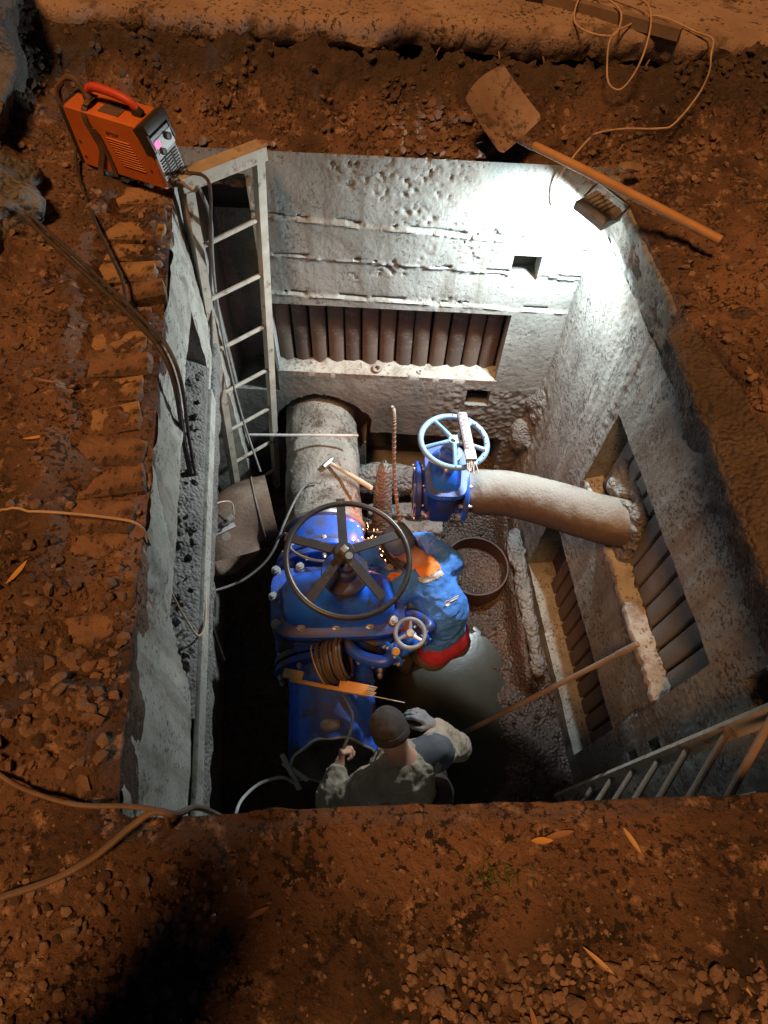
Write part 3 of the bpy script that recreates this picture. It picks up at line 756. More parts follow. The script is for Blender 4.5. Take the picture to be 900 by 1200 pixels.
for _ in range(260):
    v, f = LUMPS[rng.randint(9)]; r = .006 + .022 * rng.rand() ** 2; u = rng.uniform(.45, 2.25); o_ = rng.uniform(-.16, -.01)
    vs.append((v * r) @ rotm(*rng.uniform(-1, 1, 3)).T + lpos(u, -.775 - o_ * .68 + r * .4, o_)); fs += [[i + c for i in q] for q in f]; c += len(v)
tag(obj("sill_rubble", (np.concatenate(vs), fs), CONCD, LW, True, 30), kind="stuff")
# board along the front of the sill
mb = MB(); mb.box(lpos(1.1, -.85, .018), (2.1, .022, .11), rotm(0, 0, math.atan2(Le[1], Le[0])), .004); obj("board", mb, PLASTER, LW, True)
s = SDF((-1.25, -.1, -1.16), (-.42, 2.9, -.86), .015); s.box(lpos(1.3, -1.0, -.01), (1.35, .03, .085), rotm(0, 0, math.atan2(Le[1], Le[0])), .01); s.noise(.02, 14, 128, 4); sdf_obj("mud_ledge", s, CONCD, LW)
# bricks on top of the left wall
bm_ = []
for k in range(7):
    rs = np.random.RandomState(200 + k); bm2 = bmesh.new(); bmesh.ops.create_cube(bm2, size=1.0)
    for q in bm2.verts: q.co = Vector((q.co.x * .25 * rs.uniform(.94, 1.03), q.co.y * .12 * rs.uniform(.93, 1.03), q.co.z * .065))
    for _ in range(4):                         # broken corners and edges
        n_ = unit(rs.normal(size=3) * np.array([1, .6, .6])); ext_ = max(abs(Vector(n_).dot(q.co)) for q in bm2.verts)
        r_ = bmesh.ops.bisect_plane(bm2, geom=bm2.verts[:] + bm2.edges[:] + bm2.faces[:], plane_co=Vector(n_) * ext_ * rs.uniform(.84, .97), plane_no=Vector(n_), clear_outer=True)
        bmesh.ops.holes_fill(bm2, edges=[e_ for e_ in r_['geom_cut'] if isinstance(e_, bmesh.types.BMEdge)])
    bmesh.ops.bevel(bm2, geom=bm2.edges[:], offset=.0025, segments=1, affect='EDGES')
    me = bpy.data.meshes.new("brick"); bm2.to_mesh(me); bm2.free(); me.materials.append(BRICK if k not in (2, 5) else BRICKY); bm_.append(me)
rb = random.Random(12)
bang = math.atan2(Le[1], Le[0]) - math.pi / 2
for course, (zc, cover) in enumerate(((-.032, 0), (-.10, 0))):
    for k in range(19):
        u = .24 + k * .132 + (.06 if course == 1 else 0)
        for w in range(2 if (6 <= k <= 14 and course == 0) else 1):
            if course == 0 and rb.random() < .05: continue
            me = bm_[rb.randrange(7)]; o = bpy.data.objects.new("brick", me); scene.collection.objects.link(o); o.parent = LW
            off = -.128 + rb.uniform(-.040, .018) - w * .262 - (.03 * course)
            p = lpos(u + rb.uniform(-.006, .006), zc + rb.uniform(-.012, .008) - w * .012, off) - LO
            o.location = p; o.rotation_euler = (rb.uniform(-.10, .10), rb.uniform(-.14, .08), bang + rb.uniform(-.16, .16))
# --- near wall under the photographer's edge
NW = thing("concrete_wall", (.4, .2, 0), "near side wall of the pit below the earth edge in the foreground", "wall")
mb = MB(); mb.box((.45, .10, -1.62), (2.6, .12, 2.9), rotm(0, 0, .06)); obj("wall_face", mb, CONCD, NW, True)

# ================================================================== PIT FLOOR AND WATER
fx = np.linspace(-1.75, 1.75, 176); fy = np.linspace(-.0, 3.5, 176); FX, FY = np.meshgrid(fx, fy, indexing='ij')
def floor_z(x, y):
    z = -2.90 + .06 * fbm2(x, y, 3, 131, 5) + .03 * fbm2(x, y, 14, 132, 4)
    z = z - .12 * np.exp(-((x - .46 + .12 * fbm2(x, y, 2.5, 137, 4)) / .44) ** 4 - ((y - 1.16) / .60) ** 4)
    z = z + .05 * sstep(.0, -.5, x) + .05 * sstep(.62, .40, y) * sstep(.2, .5, x)
    z = z + .16 * np.exp(-((x - (1.02 + .09 * (2.5 - y))) / .055) ** 2) * sstep(1.25, 1.45, y) * sstep(3.0, 2.8, y)
    z = z + .25 * sstep(2.5, 3.0, y) * sstep(.1, .6, x)
    return z
FZ = floor_z(FX, FY); I = np.arange(FX.size).reshape(FX.shape)
tag(obj("pit_floor", (np.stack([FX, FY, FZ], -1).reshape(-1, 3), np.stack([I[:-1, :-1], I[1:, :-1], I[1:, 1:], I[:-1, 1:]], -1).reshape(-1, 4).tolist()), MUD, sharp=0), kind="structure")
wv, wf = [], []; th = np.linspace(0, 2 * np.pi, 48, endpoint=False)
wv = [(.46 + .60 * math.cos(t), 1.16 + .78 * math.sin(t), -2.935) for t in th]
tag(obj("water", (np.array(wv), [list(range(48))]), WATER), kind="structure")
vs, fs, c = [], [], 0
for _ in range(1500):
    v, f = LUMPS[rng.randint(9)]; r = .005 + .022 * rng.rand() ** 3; x, y = rng.uniform(-1.3, 1.4), rng.uniform(.1, 3.2)
    vs.append((v * r) @ rotm(*rng.uniform(-1, 1, 3)).T + np.array([x, y, float(floor_z(x, y)) + r * .3])); fs += [[i + c for i in q] for q in f]; c += len(v)
tag(obj("floor_rubble", (np.concatenate(vs), fs), MUD, sharp=30), kind="stuff")
# slabs of grey mud along the foot of the right wall
s = SDF((.85, 1.15, -3.0), (1.45, 2.75, -2.45), .017); s.chain([(1.06, 2.55, -2.72), (1.14, 1.95, -2.74), (1.2, 1.45, -2.8)], [.06, .055, .04], .03); s.noise(.04, 12, 135, 5)
tag(sdf_obj("mud_ridge", s, GREYMUD), "pale grey ridge of dried mud leaning along the foot of the right wall", "mud")
# ================================================================== FLOOD LAMP in the far right corner
ldir = unit([-.06, .06, -1.0])                       # where the housing faces
lz = -ldir; lx = unit(np.array([.62, -.72, 0]) - lz * np.dot(lz, [.62, -.72, 0]))
ly = np.cross(lz, lx)
LM = np.stack([lx, ly, lz], 1)                        # columns: local axes, +z = back of the lamp
LP = np.array([.962, 2.875, -.055])
t = thing("flood_lamp", tuple(LP), "small grey lit floodlight hanging in the corner under the shovel handle", "lamp")
mb = MB(); mb.loft([[LM @ p for p in ((-.095, -.07, -.022), (.095, -.07, -.022), (.095, .07, -.022), (-.095, .07, -.022))],
                    [LM @ p for p in ((-.095, -.07, -.004), (.095, -.07, -.004), (.095, .07, -.004), (-.095, .07, -.004))],
                    [LM @ p for p in ((-.078, -.055, .016), (.078, -.055, .016), (.078, .055, .016), (-.078, .055, .016))]])
obj("housing", mb, LAMPG, t, sharp=30)
mb = MB()
for k in range(5): mb.box(LM @ np.array([-.05 + .025 * k, 0, .021]), (.004, .09, .012), LM)
obj("cooling_fin", mb, LAMPG, t)
mb = MB()
for s_ in (-1, 1): mb.box(LM @ np.array([0, s_ * .064, -.032]), (.19, .012, .022), LM); mb.box(LM @ np.array([s_ * .089, 0, -.032]), (.012, .116, .022), LM)
tag(obj("rim", mb, LAMPG, t, sharp=30), kind="stuff")
mb = MB(); mb.box(LM @ np.array([0, 0, -.0235]), (.165, .115, .003), LM); obj("glass", mb, GLASSE, t)
mb = MB(); mb.tube([LM @ np.array(p) for p in ((-.10, 0, -.01), (-.104, .05, .02), (-.10, .085, .035), (.10, .085, .035), (.104, .05, .02), (.10, 0, -.01))], .006, 6)
obj("bracket", mb, BLACK, t)
ld = bpy.data.lights.new("lamp_light", 'AREA'); ld.shape = 'RECTANGLE'; ld.size = .14; ld.size_y = .10; ld.energy = FLOOD_W; ld.color = (.84, .955, 1.0); ld.spread = R(170)
lo = bpy.data.objects.new("lamp_light", ld); scene.collection.objects.link(lo); lo.parent = t
beam_d = unit([-.62, -.14, -.77])        # light tilted apart from the housing, out over the pit, to even the lighting
lo.matrix_local = Matrix.Translation(Vector(LM @ np.array([0, 0, -.052]))) @ Vector(-beam_d).to_track_quat('Z', 'Y').to_matrix().to_4x4()

# ================================================================== LADDERS
def ladder(P0, P1, top0, foot0, w, thk, n, zs, label, m, toppiece=True):
    """stile feet/top given for stile A; P1-P0 is the horizontal rung vector"""
    pass
def beam(mb, a, b, sx, sy, side):
    """rectangular bar from a to b, side = direction of its sx width"""
    a, b = np.array(a, float), np.array(b, float); d = unit(b - a); x = unit(np.array(side, float) - d * np.dot(side, d)); y = np.cross(d, x)
    r = [np.array([sx / 2 * i * x + sy / 2 * j * y for i, j in ((-1, -1), (1, -1), (1, 1), (-1, 1))])]
    return mb.loft([r[0] + a, r[0] + b])
t = thing("ladder", (-.93, 2.80, -2.85), "tall rusty beige steel ladder standing in the far left corner below the orange welder", "ladder", "steel ladders in the pit")
A0, A1 = np.array([-.985, 2.74, .02]), np.array([-1.225, 2.76, -2.85])
B0, B1 = np.array([-.690, 3.00, .02]), np.array([-.945, 3.01, -2.85])
rv_ = unit([B0[0] - A0[0], B0[1] - A0[1], 0]); pv_ = np.array([-rv_[1], rv_[0], 0])
for a, b, sy_ in ((A0, A1, .085), (B0, B1, .05)):
    mb = MB(); beam(mb, a, b, .045, sy_, rv_); obj("stile", mb, STEELW, t, True, 30)
for z in (-.30, -.64, -1.02, -1.40, -1.80, -2.20, -2.6):
    k = (z - .02) / (-2.87); p, q = A0 + (A1 - A0) * k, B0 + (B1 - B0) * k
    obj("rung", MB().cyl(p + (0, 0, rr.uniform(-.012, .012)), q + (0, 0, rr.uniform(-.012, .012)), .0135, 10), STEELW, t, True)
mb = MB(); beam(mb, A0 - rv_ * .03 + (0, 0, .035), B0 + rv_ * .03 + (0, 0, .035), .085, .065, pv_); obj("top_bar", mb, STEELW, t, True, 30)
# second ladder in the near right corner
t = thing("ladder", (1.3, .6, -2.9), "steel ladder at the lower right, one sloping stile and rungs showing over the earth edge", "ladder", "steel ladders in the pit")
A0, A1 = np.array([1.335, .575, -.12]), np.array([1.285, .625, -2.95]); rv2 = unit([-.50, -.62, 0]); W2 = .40
for s_ in (0, W2):
    mb = MB(); beam(mb, A0 + rv2 * s_, A1 + rv2 * s_, .028, .062, rv2); obj("stile", mb, STEELW, t, True, 30)
for z in np.arange(-.36, -2.9, -.30):
    k = (z + .12) / (-2.83); p = A0 + (A1 - A0) * k
    obj("rung", MB().cyl(p - rv2 * .005 + (0, 0, rr.uniform(-.01, .01)), p + rv2 * (W2 + .005), .0135, 10), WOODD, t, True)

# ================================================================== MAIN PIPE, GATE VALVE AND OPEN SPOOL
def ax(y, z=-2.12): return np.array([-.50 + (2.9 - y) * .128, y, z])
pd = unit(ax(1) - ax(2)); px_ = np.array([-pd[1], pd[0], 0])
def pipe_shell(a, b, r, t_, n=56, mN=30, disp=0.0, seed=0, cut=None):
    a, b = np.array(a, float), np.array(b, float); d = unit(b - a); Ln_ = np.linalg.norm(b - a); u = unit(np.cross([0, 0, 1], d)); w = np.cross(d, u)
    th = np.linspace(0, 2 * np.pi, n, endpoint=False); rings = []
    for k, tt in enumerate(np.linspace(0, 1, mN)):
        c = a + d * Ln_ * tt; sh = (cut(th) * tt)[:, None] * d if cut is not None else 0
        P = c + r * (np.cos(th)[:, None] * u + np.sin(th)[:, None] * w) + sh
        if disp: P = P + (P - c - sh) / r * (disp * fbm(P * 9, seed, 5))[:, None]
        rings.append(P)
    inn = []
    for k, tt in enumerate(np.linspace(1, 0, 4)):
        c = a + d * Ln_ * tt; sh = (cut(th) * tt)[:, None] * d if cut is not None else 0
        inn.append(c + (r - t_) * (np.cos(th)[:, None] * u + np.sin(th)[:, None] * w) + sh)
    return MB().loft(rings + inn, cap=False)
t = thing("main_pipe", tuple(ax(2.6)), "large mud-caked grey pipe coming through the far wall to the blue valve", "pipe")
obj("pipe_body", pipe_shell(ax(3.40), ax(2.16), .268, .02, 72, 90, .022, 141), PIPE, t, True, 60)
obj("weld_ring", MB().lathe([(.27, -.02), (.285, -.012), (.285, .012), (.27, .02)], ax(2.17), pd, 56), STEEL, t, True)

def flange(mb, c, d, r, th_, n=48, hub=0):
    return mb.lathe([(hub, -th_ / 2), (r - .006, -th_ / 2), (r, -th_ / 2 + .006), (r, th_ / 2 - .006), (r - .006, th_ / 2), (hub, th_ / 2)], c, d, n)
t = thing("gate_valve", tuple(ax(1.50)), "big blue gate valve with black five-spoked handwheel in the middle of the pit", "valve")
vo = ax(1.47) + np.array([.022, 0, 0]); tilt = .12
def vl(x, y, z):      # valve frame: x across, y along the pipe away from camera, z up the leaning stem
    zz = np.array([tilt, -.06, 1.0]); zz = zz / np.linalg.norm(zz); yy = unit(-pd - zz * np.dot(-pd, zz)); xx = np.cross(yy, zz)
    return vo + x * xx + y * yy + z * zz
def vring(z, a, b, e=4, n=40, cy=0): return np.array([vl(*p) for p in sring(0, cy, z, a, b, n, e)])
vz = unit(vl(0, 0, 1) - vo); vy = unit(vl(0, 1, 0) - vo)
# far spool piece with flange
mb = MB(); mb.lathe([(.262, 0), (.262, .02), (.270, .05), (.274, .16), (.285, .22)], ax(2.16), pd, 56); obj("inlet_neck", mb, BLUE, t, True)
mb = MB(); flange(mb, ax(1.915), pd, .335, .042); flange(mb, ax(1.862), pd, .335, .042); obj("flange", mb, BLUE, t, True, 30)
bolt_hex = None
def bolts(center, d, r, n, parent, L=.13, rb_=.015, ph=0.0, m=BOLT):
    d = unit(d); u = unit(np.cross([0, 0, 1], d)) if abs(d[2]) < .9 else np.array([1., 0, 0]); u = unit(u - d * np.dot(u, d)); w = np.cross(d, u); first = None
    for k in range(n):
        a = 2 * np.pi * (k + ph) / n; c = center + r * (math.cos(a) * u + math.sin(a) * w)
        if first is None:
            mb = MB(); mb.cyl(-d * L / 2, d * L / 2, rb_ * .62, 8); mb.lathe([(0, L / 2 - .03), (rb_, L / 2 - .03), (rb_, L / 2 - .012), (0, L / 2 - .012)], (0, 0, 0), d, 6); mb.lathe([(0, -L / 2), (rb_, -L / 2), (rb_, -L / 2 + .018), (0, -L / 2 + .018)], (0, 0, 0), d, 6)
            o = obj("bolt", mb, m, parent, False, 30); first = o.data
        else:
            o = bpy.data.objects.new("bolt", first); scene.collection.objects.link(o); o.parent = parent
        o.location = c - np.array(parent.location)
bolts(ax(1.89), pd, .30, 16, t, .16, .016)
# body
mb = MB(); mb.loft([vring(-.36, .20, .10), vring(-.30, .29, .155), vring(-.05, .315, .175), vring(.20, .325, .172), vring(.36, .335, .175), vring(.40, .345, .18)])
obj("body", mb, BLUED, t, True, 40)
mb = MB(); mb.lathe([(.25, -.30), (.275, -.22), (.285, .0), (.275, .22), (.25, .30)], vo, pd, 48); obj("bore", mb, BLUED, t, True)
mb = MB()
for z in (-.02, .07, .16, .25): mb.loft([vring(z - .016, .352, .196, 7), vring(z - .008, .362, .206, 7), vring(z + .010, .362, .206, 7), vring(z + .018, .352, .196, 7)])
obj("rib", mb, BLUED, t, True, 40)
mb = MB(); mb.loft([vring(.385, .375, .205, 5), vring(.39, .382, .212, 5), vring(.435, .382, .212, 5), vring(.44, .375, .205, 5)]); obj("body_flange", mb, BLUED, t, True, 30)
mb = MB(); mb.loft([vring(.446, .375, .205, 5), vring(.45, .385, .214, 5), vring(.495, .385, .214, 5), vring(.50, .375, .205, 5)]); obj("bonnet_flange", mb, BLUE, t, True, 30)
mb = MB(); mb.loft([vring(.50, .325, .16, 4), vring(.56, .315, .155, 4), vring(.63, .27, .14, 3.4), vring(.70, .20, .12, 2.8), vring(.76, .125, .10, 2.2), vring(.80, .085, .085, 2), vring(.92, .075, .075, 2)]); obj("bonnet", mb, BLUE, t, True, 40)
mb = MB(); mb.lathe([(.075, 0), (.12, .0), (.125, .008), (.125, .03), (.12, .036), (.06, .036), (.055, .10), (.04, .11), (.04, .15)], vl(0, 0, .90), vz, 32); obj("gland", mb, BLUED, t, True, 30)
bz = .475
first = None
for (bx_, by_) in ((-.345, .17), (-.20, .19), (0, .19), (.20, .19), (.345, .17), (-.36, 0), (.36, 0), (-.345, -.17), (-.20, -.19), (0, -.19), (.20, -.19), (.345, -.17)):
    mb = MB()
    if first is None:
        mb.cyl(-vz * .075, vz * .058, .013, 10); mb.lathe([(0, .03), (.024, .03), (.024, .05), (0, .05)], (0, 0, 0), vz, 6); mb.lathe([(0, .025), (.028, .025), (.028, .03), (0, .03)], (0, 0, 0), vz, 16)
        o = obj("bolt", mb, BOLT, t, False, 30); first = o.data
    else:
        o = bpy.data.objects.new("bolt", first); scene.collection.objects.link(o); o.parent = t
    o.location = vl(bx_ * .965, by_ * .94, bz) - vo
mb = MB(); mb.cyl(vl(0, 0, .98), vl(0, 0, 1.155), .019, 14); obj("stem", mb, STEEL, t, True)
# handwheel
hw = obj("handwheel", MB().torus(vl(0, 0, 1.12), vz, .302, .0145, 72, 12), BLACKP, t, True)
wx, wy = unit(vl(1, 0, 0) - vo), vy
for k in range(5):
    a = math.pi / 2 + .015 + k * 2 * math.pi / 5; d = math.cos(a) * wx + math.sin(a) * wy; mb = MB()
    beam(mb, vl(0, 0, 1.125) + d * .035, vl(0, 0, 1.12) + d * .298, .044, .013, np.cross(vz, d)); o = obj("spoke", mb, BLACKP, hw, False, 30)
    o.data.transform(Matrix.Translation(-Vector(vo)))
def sub(name, mb, m, par, base, sharp=30):
    o = obj(name, mb, m, par, False, sharp); o.data.transform(Matrix.Translation(-Vector(base))); return o
sub("hub", MB().lathe([(.02, -.03), (.048, -.03), (.052, -.02), (.052, .018), (.045, .026), (.0, .026)], vl(0, 0, 1.12), vz, 24), BLACKP, hw, vo)
mb = MB(); mb.box((0, 0, 0), (.032, .032, .03), np.stack([unit(wx + wy), unit(wy - wx), vz], 1), .003); mb.v[-1] = mb.v[-1] + vl(0, 0, 1.155); sub("stem_nut", mb, STEEL, hw, vo)
# near flange pair and the open cut spool
mb = MB(); flange(mb, ax(1.235), pd, .345, .042); flange(mb, ax(1.182), pd, .345, .042); obj("flange", mb, BLUED, t, True, 30)
bolts(ax(1.21), pd, .31, 16, t, .17, .017, .5)
mb = MB(); mb.lathe([(.25, 0), (.285, .05), (.31, .10)], ax(1.32), pd, 48); obj("outlet_neck", mb, BLUED, t, True)
t2 = thing("pipe_spool", tuple(ax(.9)), "blue pipe end with slanting cut mouth before the man in the dark cap", "pipe")
cutf = lambda th: -.07 * np.sin(th) + .02 * np.cos(2 * th) + .006 * np.sin(9 * th)
sp = pipe_shell(ax(1.165), ax(.645), .262, .014, 72, 24, .004, 143, cut=cutf)
o = obj("spool_shell", sp, BLUE, t2, True, 60)
v_, f_ = sp.arrays()
inner = mat("bare_pipe_inside", (.30, .29, .27), (.20, .19, .175), 6, .7, bump=.5, bscale=40, bdist=.005, spot=(.12, .08, .06), spot_t=.58)
o.data.materials.append(inner)
nn = 72; idx = np.zeros(len(o.data.polygons), int); idx[nn * 23:] = 1; o.data.polygons.foreach_set("material_index", idx.tolist())
obj("cut_edge", MB().tube(list(ax(.645) + .2555 * (np.cos(th_) * np.array([-px_[0], -px_[1], 0]) + np.sin(th_) * np.array([0, 0, 1.])) + pd * float(cutf(np.array(th_))) for th_ in np.linspace(0, 2 * np.pi, 60)), .0085, 6), CABLEW, t2, True)
obj("bare_patch", MB().tube([ax(.80) + .262 * np.array([math.cos(a) * -px_[0], math.cos(a) * -px_[1], math.sin(a)]) for a in np.linspace(1.35, 1.75, 8)], [.02, .035, .04, .035, .03, .02], 8), inner, t2, True)

# small bypass valve beside the main valve
t = thing("bypass_valve", (.172, 1.18, -1.68), "tiny blue valve with small grey handwheel between the big valve and the welder's back", "valve")
c = np.array([.172, 1.20, -1.45]); zt = unit([.02, -.12, 1])
hw2 = obj("handwheel", MB().torus(c, zt, .078, .012, 36, 10), GREYW, t, True)
u_ = unit(np.cross(zt, [0, 1, 0])); w_ = np.cross(zt, u_)
for k in range(3):
    a = -math.pi / 2 + k * 2 * math.pi / 3; d = math.cos(a) * u_ + math.sin(a) * w_
    sub("spoke", MB().tube([c + (0, 0, -.008), c + d * .078], [.012, .009], 8), GREYW, hw2, t.location)
sub("hub", MB().lathe([(.02, -.03), (.024, 0), (.02, .012), (0, .014)], c, zt, 16), BOLT, hw2, t.location)
obj("stem", MB().cyl(c - zt * .17, c + zt * .005, .009, 10), STEEL, t, True)
mb = MB(); b0 = c - zt * .24; mb.lathe([(.05, -.02), (.062, 0), (.06, .03), (.035, .06), (.028, .11), (.018, .12)], b0 + zt * .02, zt, 24); mb.lathe([(.045, -.09), (.055, -.05), (.06, 0), (.055, .05), (.045, .09)], b0, [.75, .66, 0], 24); obj("body", mb, BLUE, t, True)
mb = MB()
for s_ in (-1, 1): flange(mb, b0 + unit([.75, .66, 0]) * .10 * s_, [.75, .66, 0], .082, .02, 28)
obj("flange", mb, BLUE, t, True, 30)
for s_, L_ in ((-1, .24), (1, .12)): obj("pipe_elbow", MB().tube([b0 + unit([.75, .66, 0]) * .10 * s_, b0 + unit([.75, .66, 0]) * .17 * s_, b0 + unit([.75, .66, 0]) * .2 * s_ + np.array([-.10, .05, -.03]), b0 + unit([.75, .66, 0]) * .15 * s_ + np.array([-L_, .1, -.05])], .036, 14, True, 6), BLUED, t, True)
bolts(b0 + unit([.75, .66, 0]) * -.10, [.75, .66, 0], .064, 6, t, .05, .009); bolts(b0 + unit([.75, .66, 0]) * .10, [.75, .66, 0], .064, 6, t, .05, .009)
mb = MB(); mb.lathe([(0, -.012), (.02, -.012), (.024, 0), (.02, .014), (0, .016)], c + np.array([-.07, -.06, -.13]), [.3, -.4, 1], 12); obj("ochre_plug", mb, PACKY, t, True)

# ================================================================== BYPASS VALVE WITH THE PALE HANDWHEEL AND MUDDY ELBOW
t = thing("gate_valve", (.32, 2.05, -1.36), "dark blue valve with pale blue handwheel holding a pinkish electrode pack", "valve")
vc = np.array([.325, 2.06, -1.37]); xd = unit([1, .03, 0])
mb = MB(); flange(mb, vc - xd * .135, xd, .175, .034, 44, .115); mb.lathe([(.115, -.152), (.14, -.153), (.14, -.16), (.115, -.16)], vc, xd, 40, True); obj("flange", mb, BLUED, t, True, 30)
mb = MB(); flange(mb, vc + xd * .135, xd, .175, .034, 44); obj("flange", mb, BLUE, t, True, 30)
mb = MB(); mb.lathe([(.115, -.12), (.13, -.07), (.14, 0), (.13, .07), (.125, .12)], vc, xd, 40); obj("bore", mb, BLUED, t, True)
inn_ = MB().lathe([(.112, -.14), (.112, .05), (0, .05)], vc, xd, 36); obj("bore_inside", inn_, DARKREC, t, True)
zt = unit([.06, .05, 1]); xx_ = xd; yy_ = np.cross(zt, xx_)
def wr(z, a, b, e=4): return np.array([vc + p[0] * xx_ + p[1] * yy_ + p[2] * zt for p in sring(0, 0, z, a, b, 32, e)])
mb = MB(); mb.loft([wr(-.17, .05, .10), wr(-.10, .085, .15), wr(.10, .09, .16), wr(.17, .095, .165)]); obj("body", mb, BLUED, t, True, 40)
mb = MB(); mb.loft([wr(.17, .118, .185), wr(.205, .118, .185)]); obj("bonnet_flange", mb, BLUE, t, True, 30)
mb = MB(); mb.loft([wr(.205, .085, .145), wr(.25, .08, .125, 3), wr(.29, .05, .06, 2), wr(.36, .04, .04, 2)]); mb.lathe([(.04, 0), (.062, 0), (.062, .03), (.03, .03), (.03, .06)], vc + zt * .33, zt, 24); obj("bonnet", mb, BLUE, t, True, 40)
bolts(vc - xd * .135, xd, .15, 8, t, .06, .012, .5); bolts(vc + xd * .135, xd, .15, 8, t, .075, .012, .5)
wc = vc + zt * .455
obj("stem", MB().cyl(vc + zt * .3, wc + zt * .03, .012, 12), STEEL, t, True)
hw3 = obj("handwheel", MB().torus(wc, zt, .178, .016, 64, 12, .8), PALEW, t, True)
for k in range(5):
    a = math.pi / 2 + .62 + k * 2 * math.pi / 5; d = math.cos(a) * xx_ + math.sin(a) * yy_
    sub("spoke", MB().tube([wc + zt * .004 + d * .02, wc + zt * .008 + d * .09, wc + d * .175], [.015, .011, .013], 10), PALEW, hw3, t.location)
sub("hub", MB().lathe([(.016, -.03), (.032, -.03), (.036, 0), (.03, .018), (.0, .02)], wc, zt, 24), PALEW, hw3, t.location)
mb = MB()
for k in range(24):
    a = 2 * np.pi * k / 24; mb.lathe([(.0045, 0), (.0045, .003), (0, .0032)], wc + .179 * (math.cos(a) * xx_ + math.sin(a) * yy_) + zt * .0118, zt, 8)
sub("rim_dimple", mb, BLACK, hw3, t.location)
# pack of electrodes leaning on that wheel
pa, pb = wc + .185 * unit(-.02 * xx_ + .9 * yy_) * .93 + zt * .030 + xx_ * .05, wc + xx_ * .078 - yy_ * .152 + zt * .030
pdv = unit(pb - pa); pside = unit(np.cross(zt, pdv)); pn = np.cross(pdv, pside)
if pn[2] < 0: pn, pside = -pn, -pside
t = thing("electrode_pack", tuple((pa + pb) / 2), "flat pinkish box of welding electrodes lettered MONOLITH lying on the pale handwheel", "electrode box")
Lp = np.linalg.norm(pb - pa); mid_ = (pa + pb) / 2 - np.array(t.location)
mb = MB(); mb.box(mid_, (Lp, .054, .020), np.stack([pdv, pside, pn], 1), .003); obj("carton", mb, PACKP, t, sharp=30)
mb = MB(); mb.box(mid_ + pdv * (Lp * .5 - .035), (.062, .0552, .0212), np.stack([pdv, pside, pn], 1), .002); obj("torn_end", mb, PRINTW, t, sharp=30)
for k in range(9):
    o_ = rr.uniform(-.02, .02); q = rr.uniform(-.006, .006); obj("electrode", MB().tube([mid_ + pdv * (Lp / 2 - .01) + pside * o_ + pn * q, mid_ + pdv * (Lp / 2 + rr.uniform(.03, .085)) + pside * (o_ * 1.5 + rr.uniform(-.01, .01)) + pn * (q - rr.uniform(0, .03))], .0022, 6), RODW, t)
tx = Matrix((Vector(pdv), Vector(np.cross(pn, pdv)), Vector(pn))).transposed().to_4x4()
lettering("MONOLITH", .052, PRINTW, t, Matrix.Translation(Vector(mid_ - pdv * .03 + pn * .0106)) @ tx)

t = thing("elbow_pipe", (.9, 1.9, -1.25), "pale dusty bent pipe running from the small valve into the right wall recess", "pipe")
P = spline([vc + xd * .15, vc + xd * .27, (.74, 2.05, -1.35), (.93, 1.965, -1.29), (1.09, 1.87, -1.23), (1.22, 1.81, -1.195), (1.33, 1.785, -1.18)], 12)
k = len(P); T = np.gradient(P, axis=0); T /= np.linalg.norm(T, axis=1)[:, None]; rings = []
for i in range(k):
    u = unit(np.cross([0, 0, 1], T[i])); w = np.cross(T[i], u); th = np.linspace(0, 2 * np.pi, 40, endpoint=False); r_ = .112 + .022 * sstep(0, 9, i)
    ring = P[i] + r_ * (np.cos(th)[:, None] * u + np.sin(th)[:, None] * w); up = np.clip(np.sin(th), 0, 1)
    ring = ring + (.006 * fbm(ring * 22, 151, 5) * (.25 + up))[:, None] * (ring - P[i]) / r_; rings.append(ring)
ELB = mat("dusty_pipe", (.13, .09, .068), (.085, .06, .046), 4, .85, bump=.7, bscale=55, bdist=.008, dust=(.20, .19, .165), dust_t=.42, spot=(.09, .07, .055), spot_t=.60)
obj("pipe_body", MB().loft(rings), ELB, t, True, 60)
s = SDF((1.15, 1.6, -1.42), (1.55, 2.25, -.85), .014); s.ell((1.34, 2.02, -1.12), (.09, .14, .13), rotm(0, .2, .1), .03); s.ell((1.36, 1.90, -1.03), (.07, .10, .06), None, .04); s.ell((1.34, 1.72, -1.34), (.05, .08, .05), None, .04); s.ell((1.335, 1.80, -1.10), (.055, .15, .10), rotm(0, .15, -.1), .04); s.ell((1.33, 1.70, -1.26), (.05, .07, .08), None, .04); s.noise(.06, 12, 153, 5)
tag(sdf_obj("mud_heap", s, GREYMUD), "heap of grey mud around the pipe end in the right wall recess", "mud")

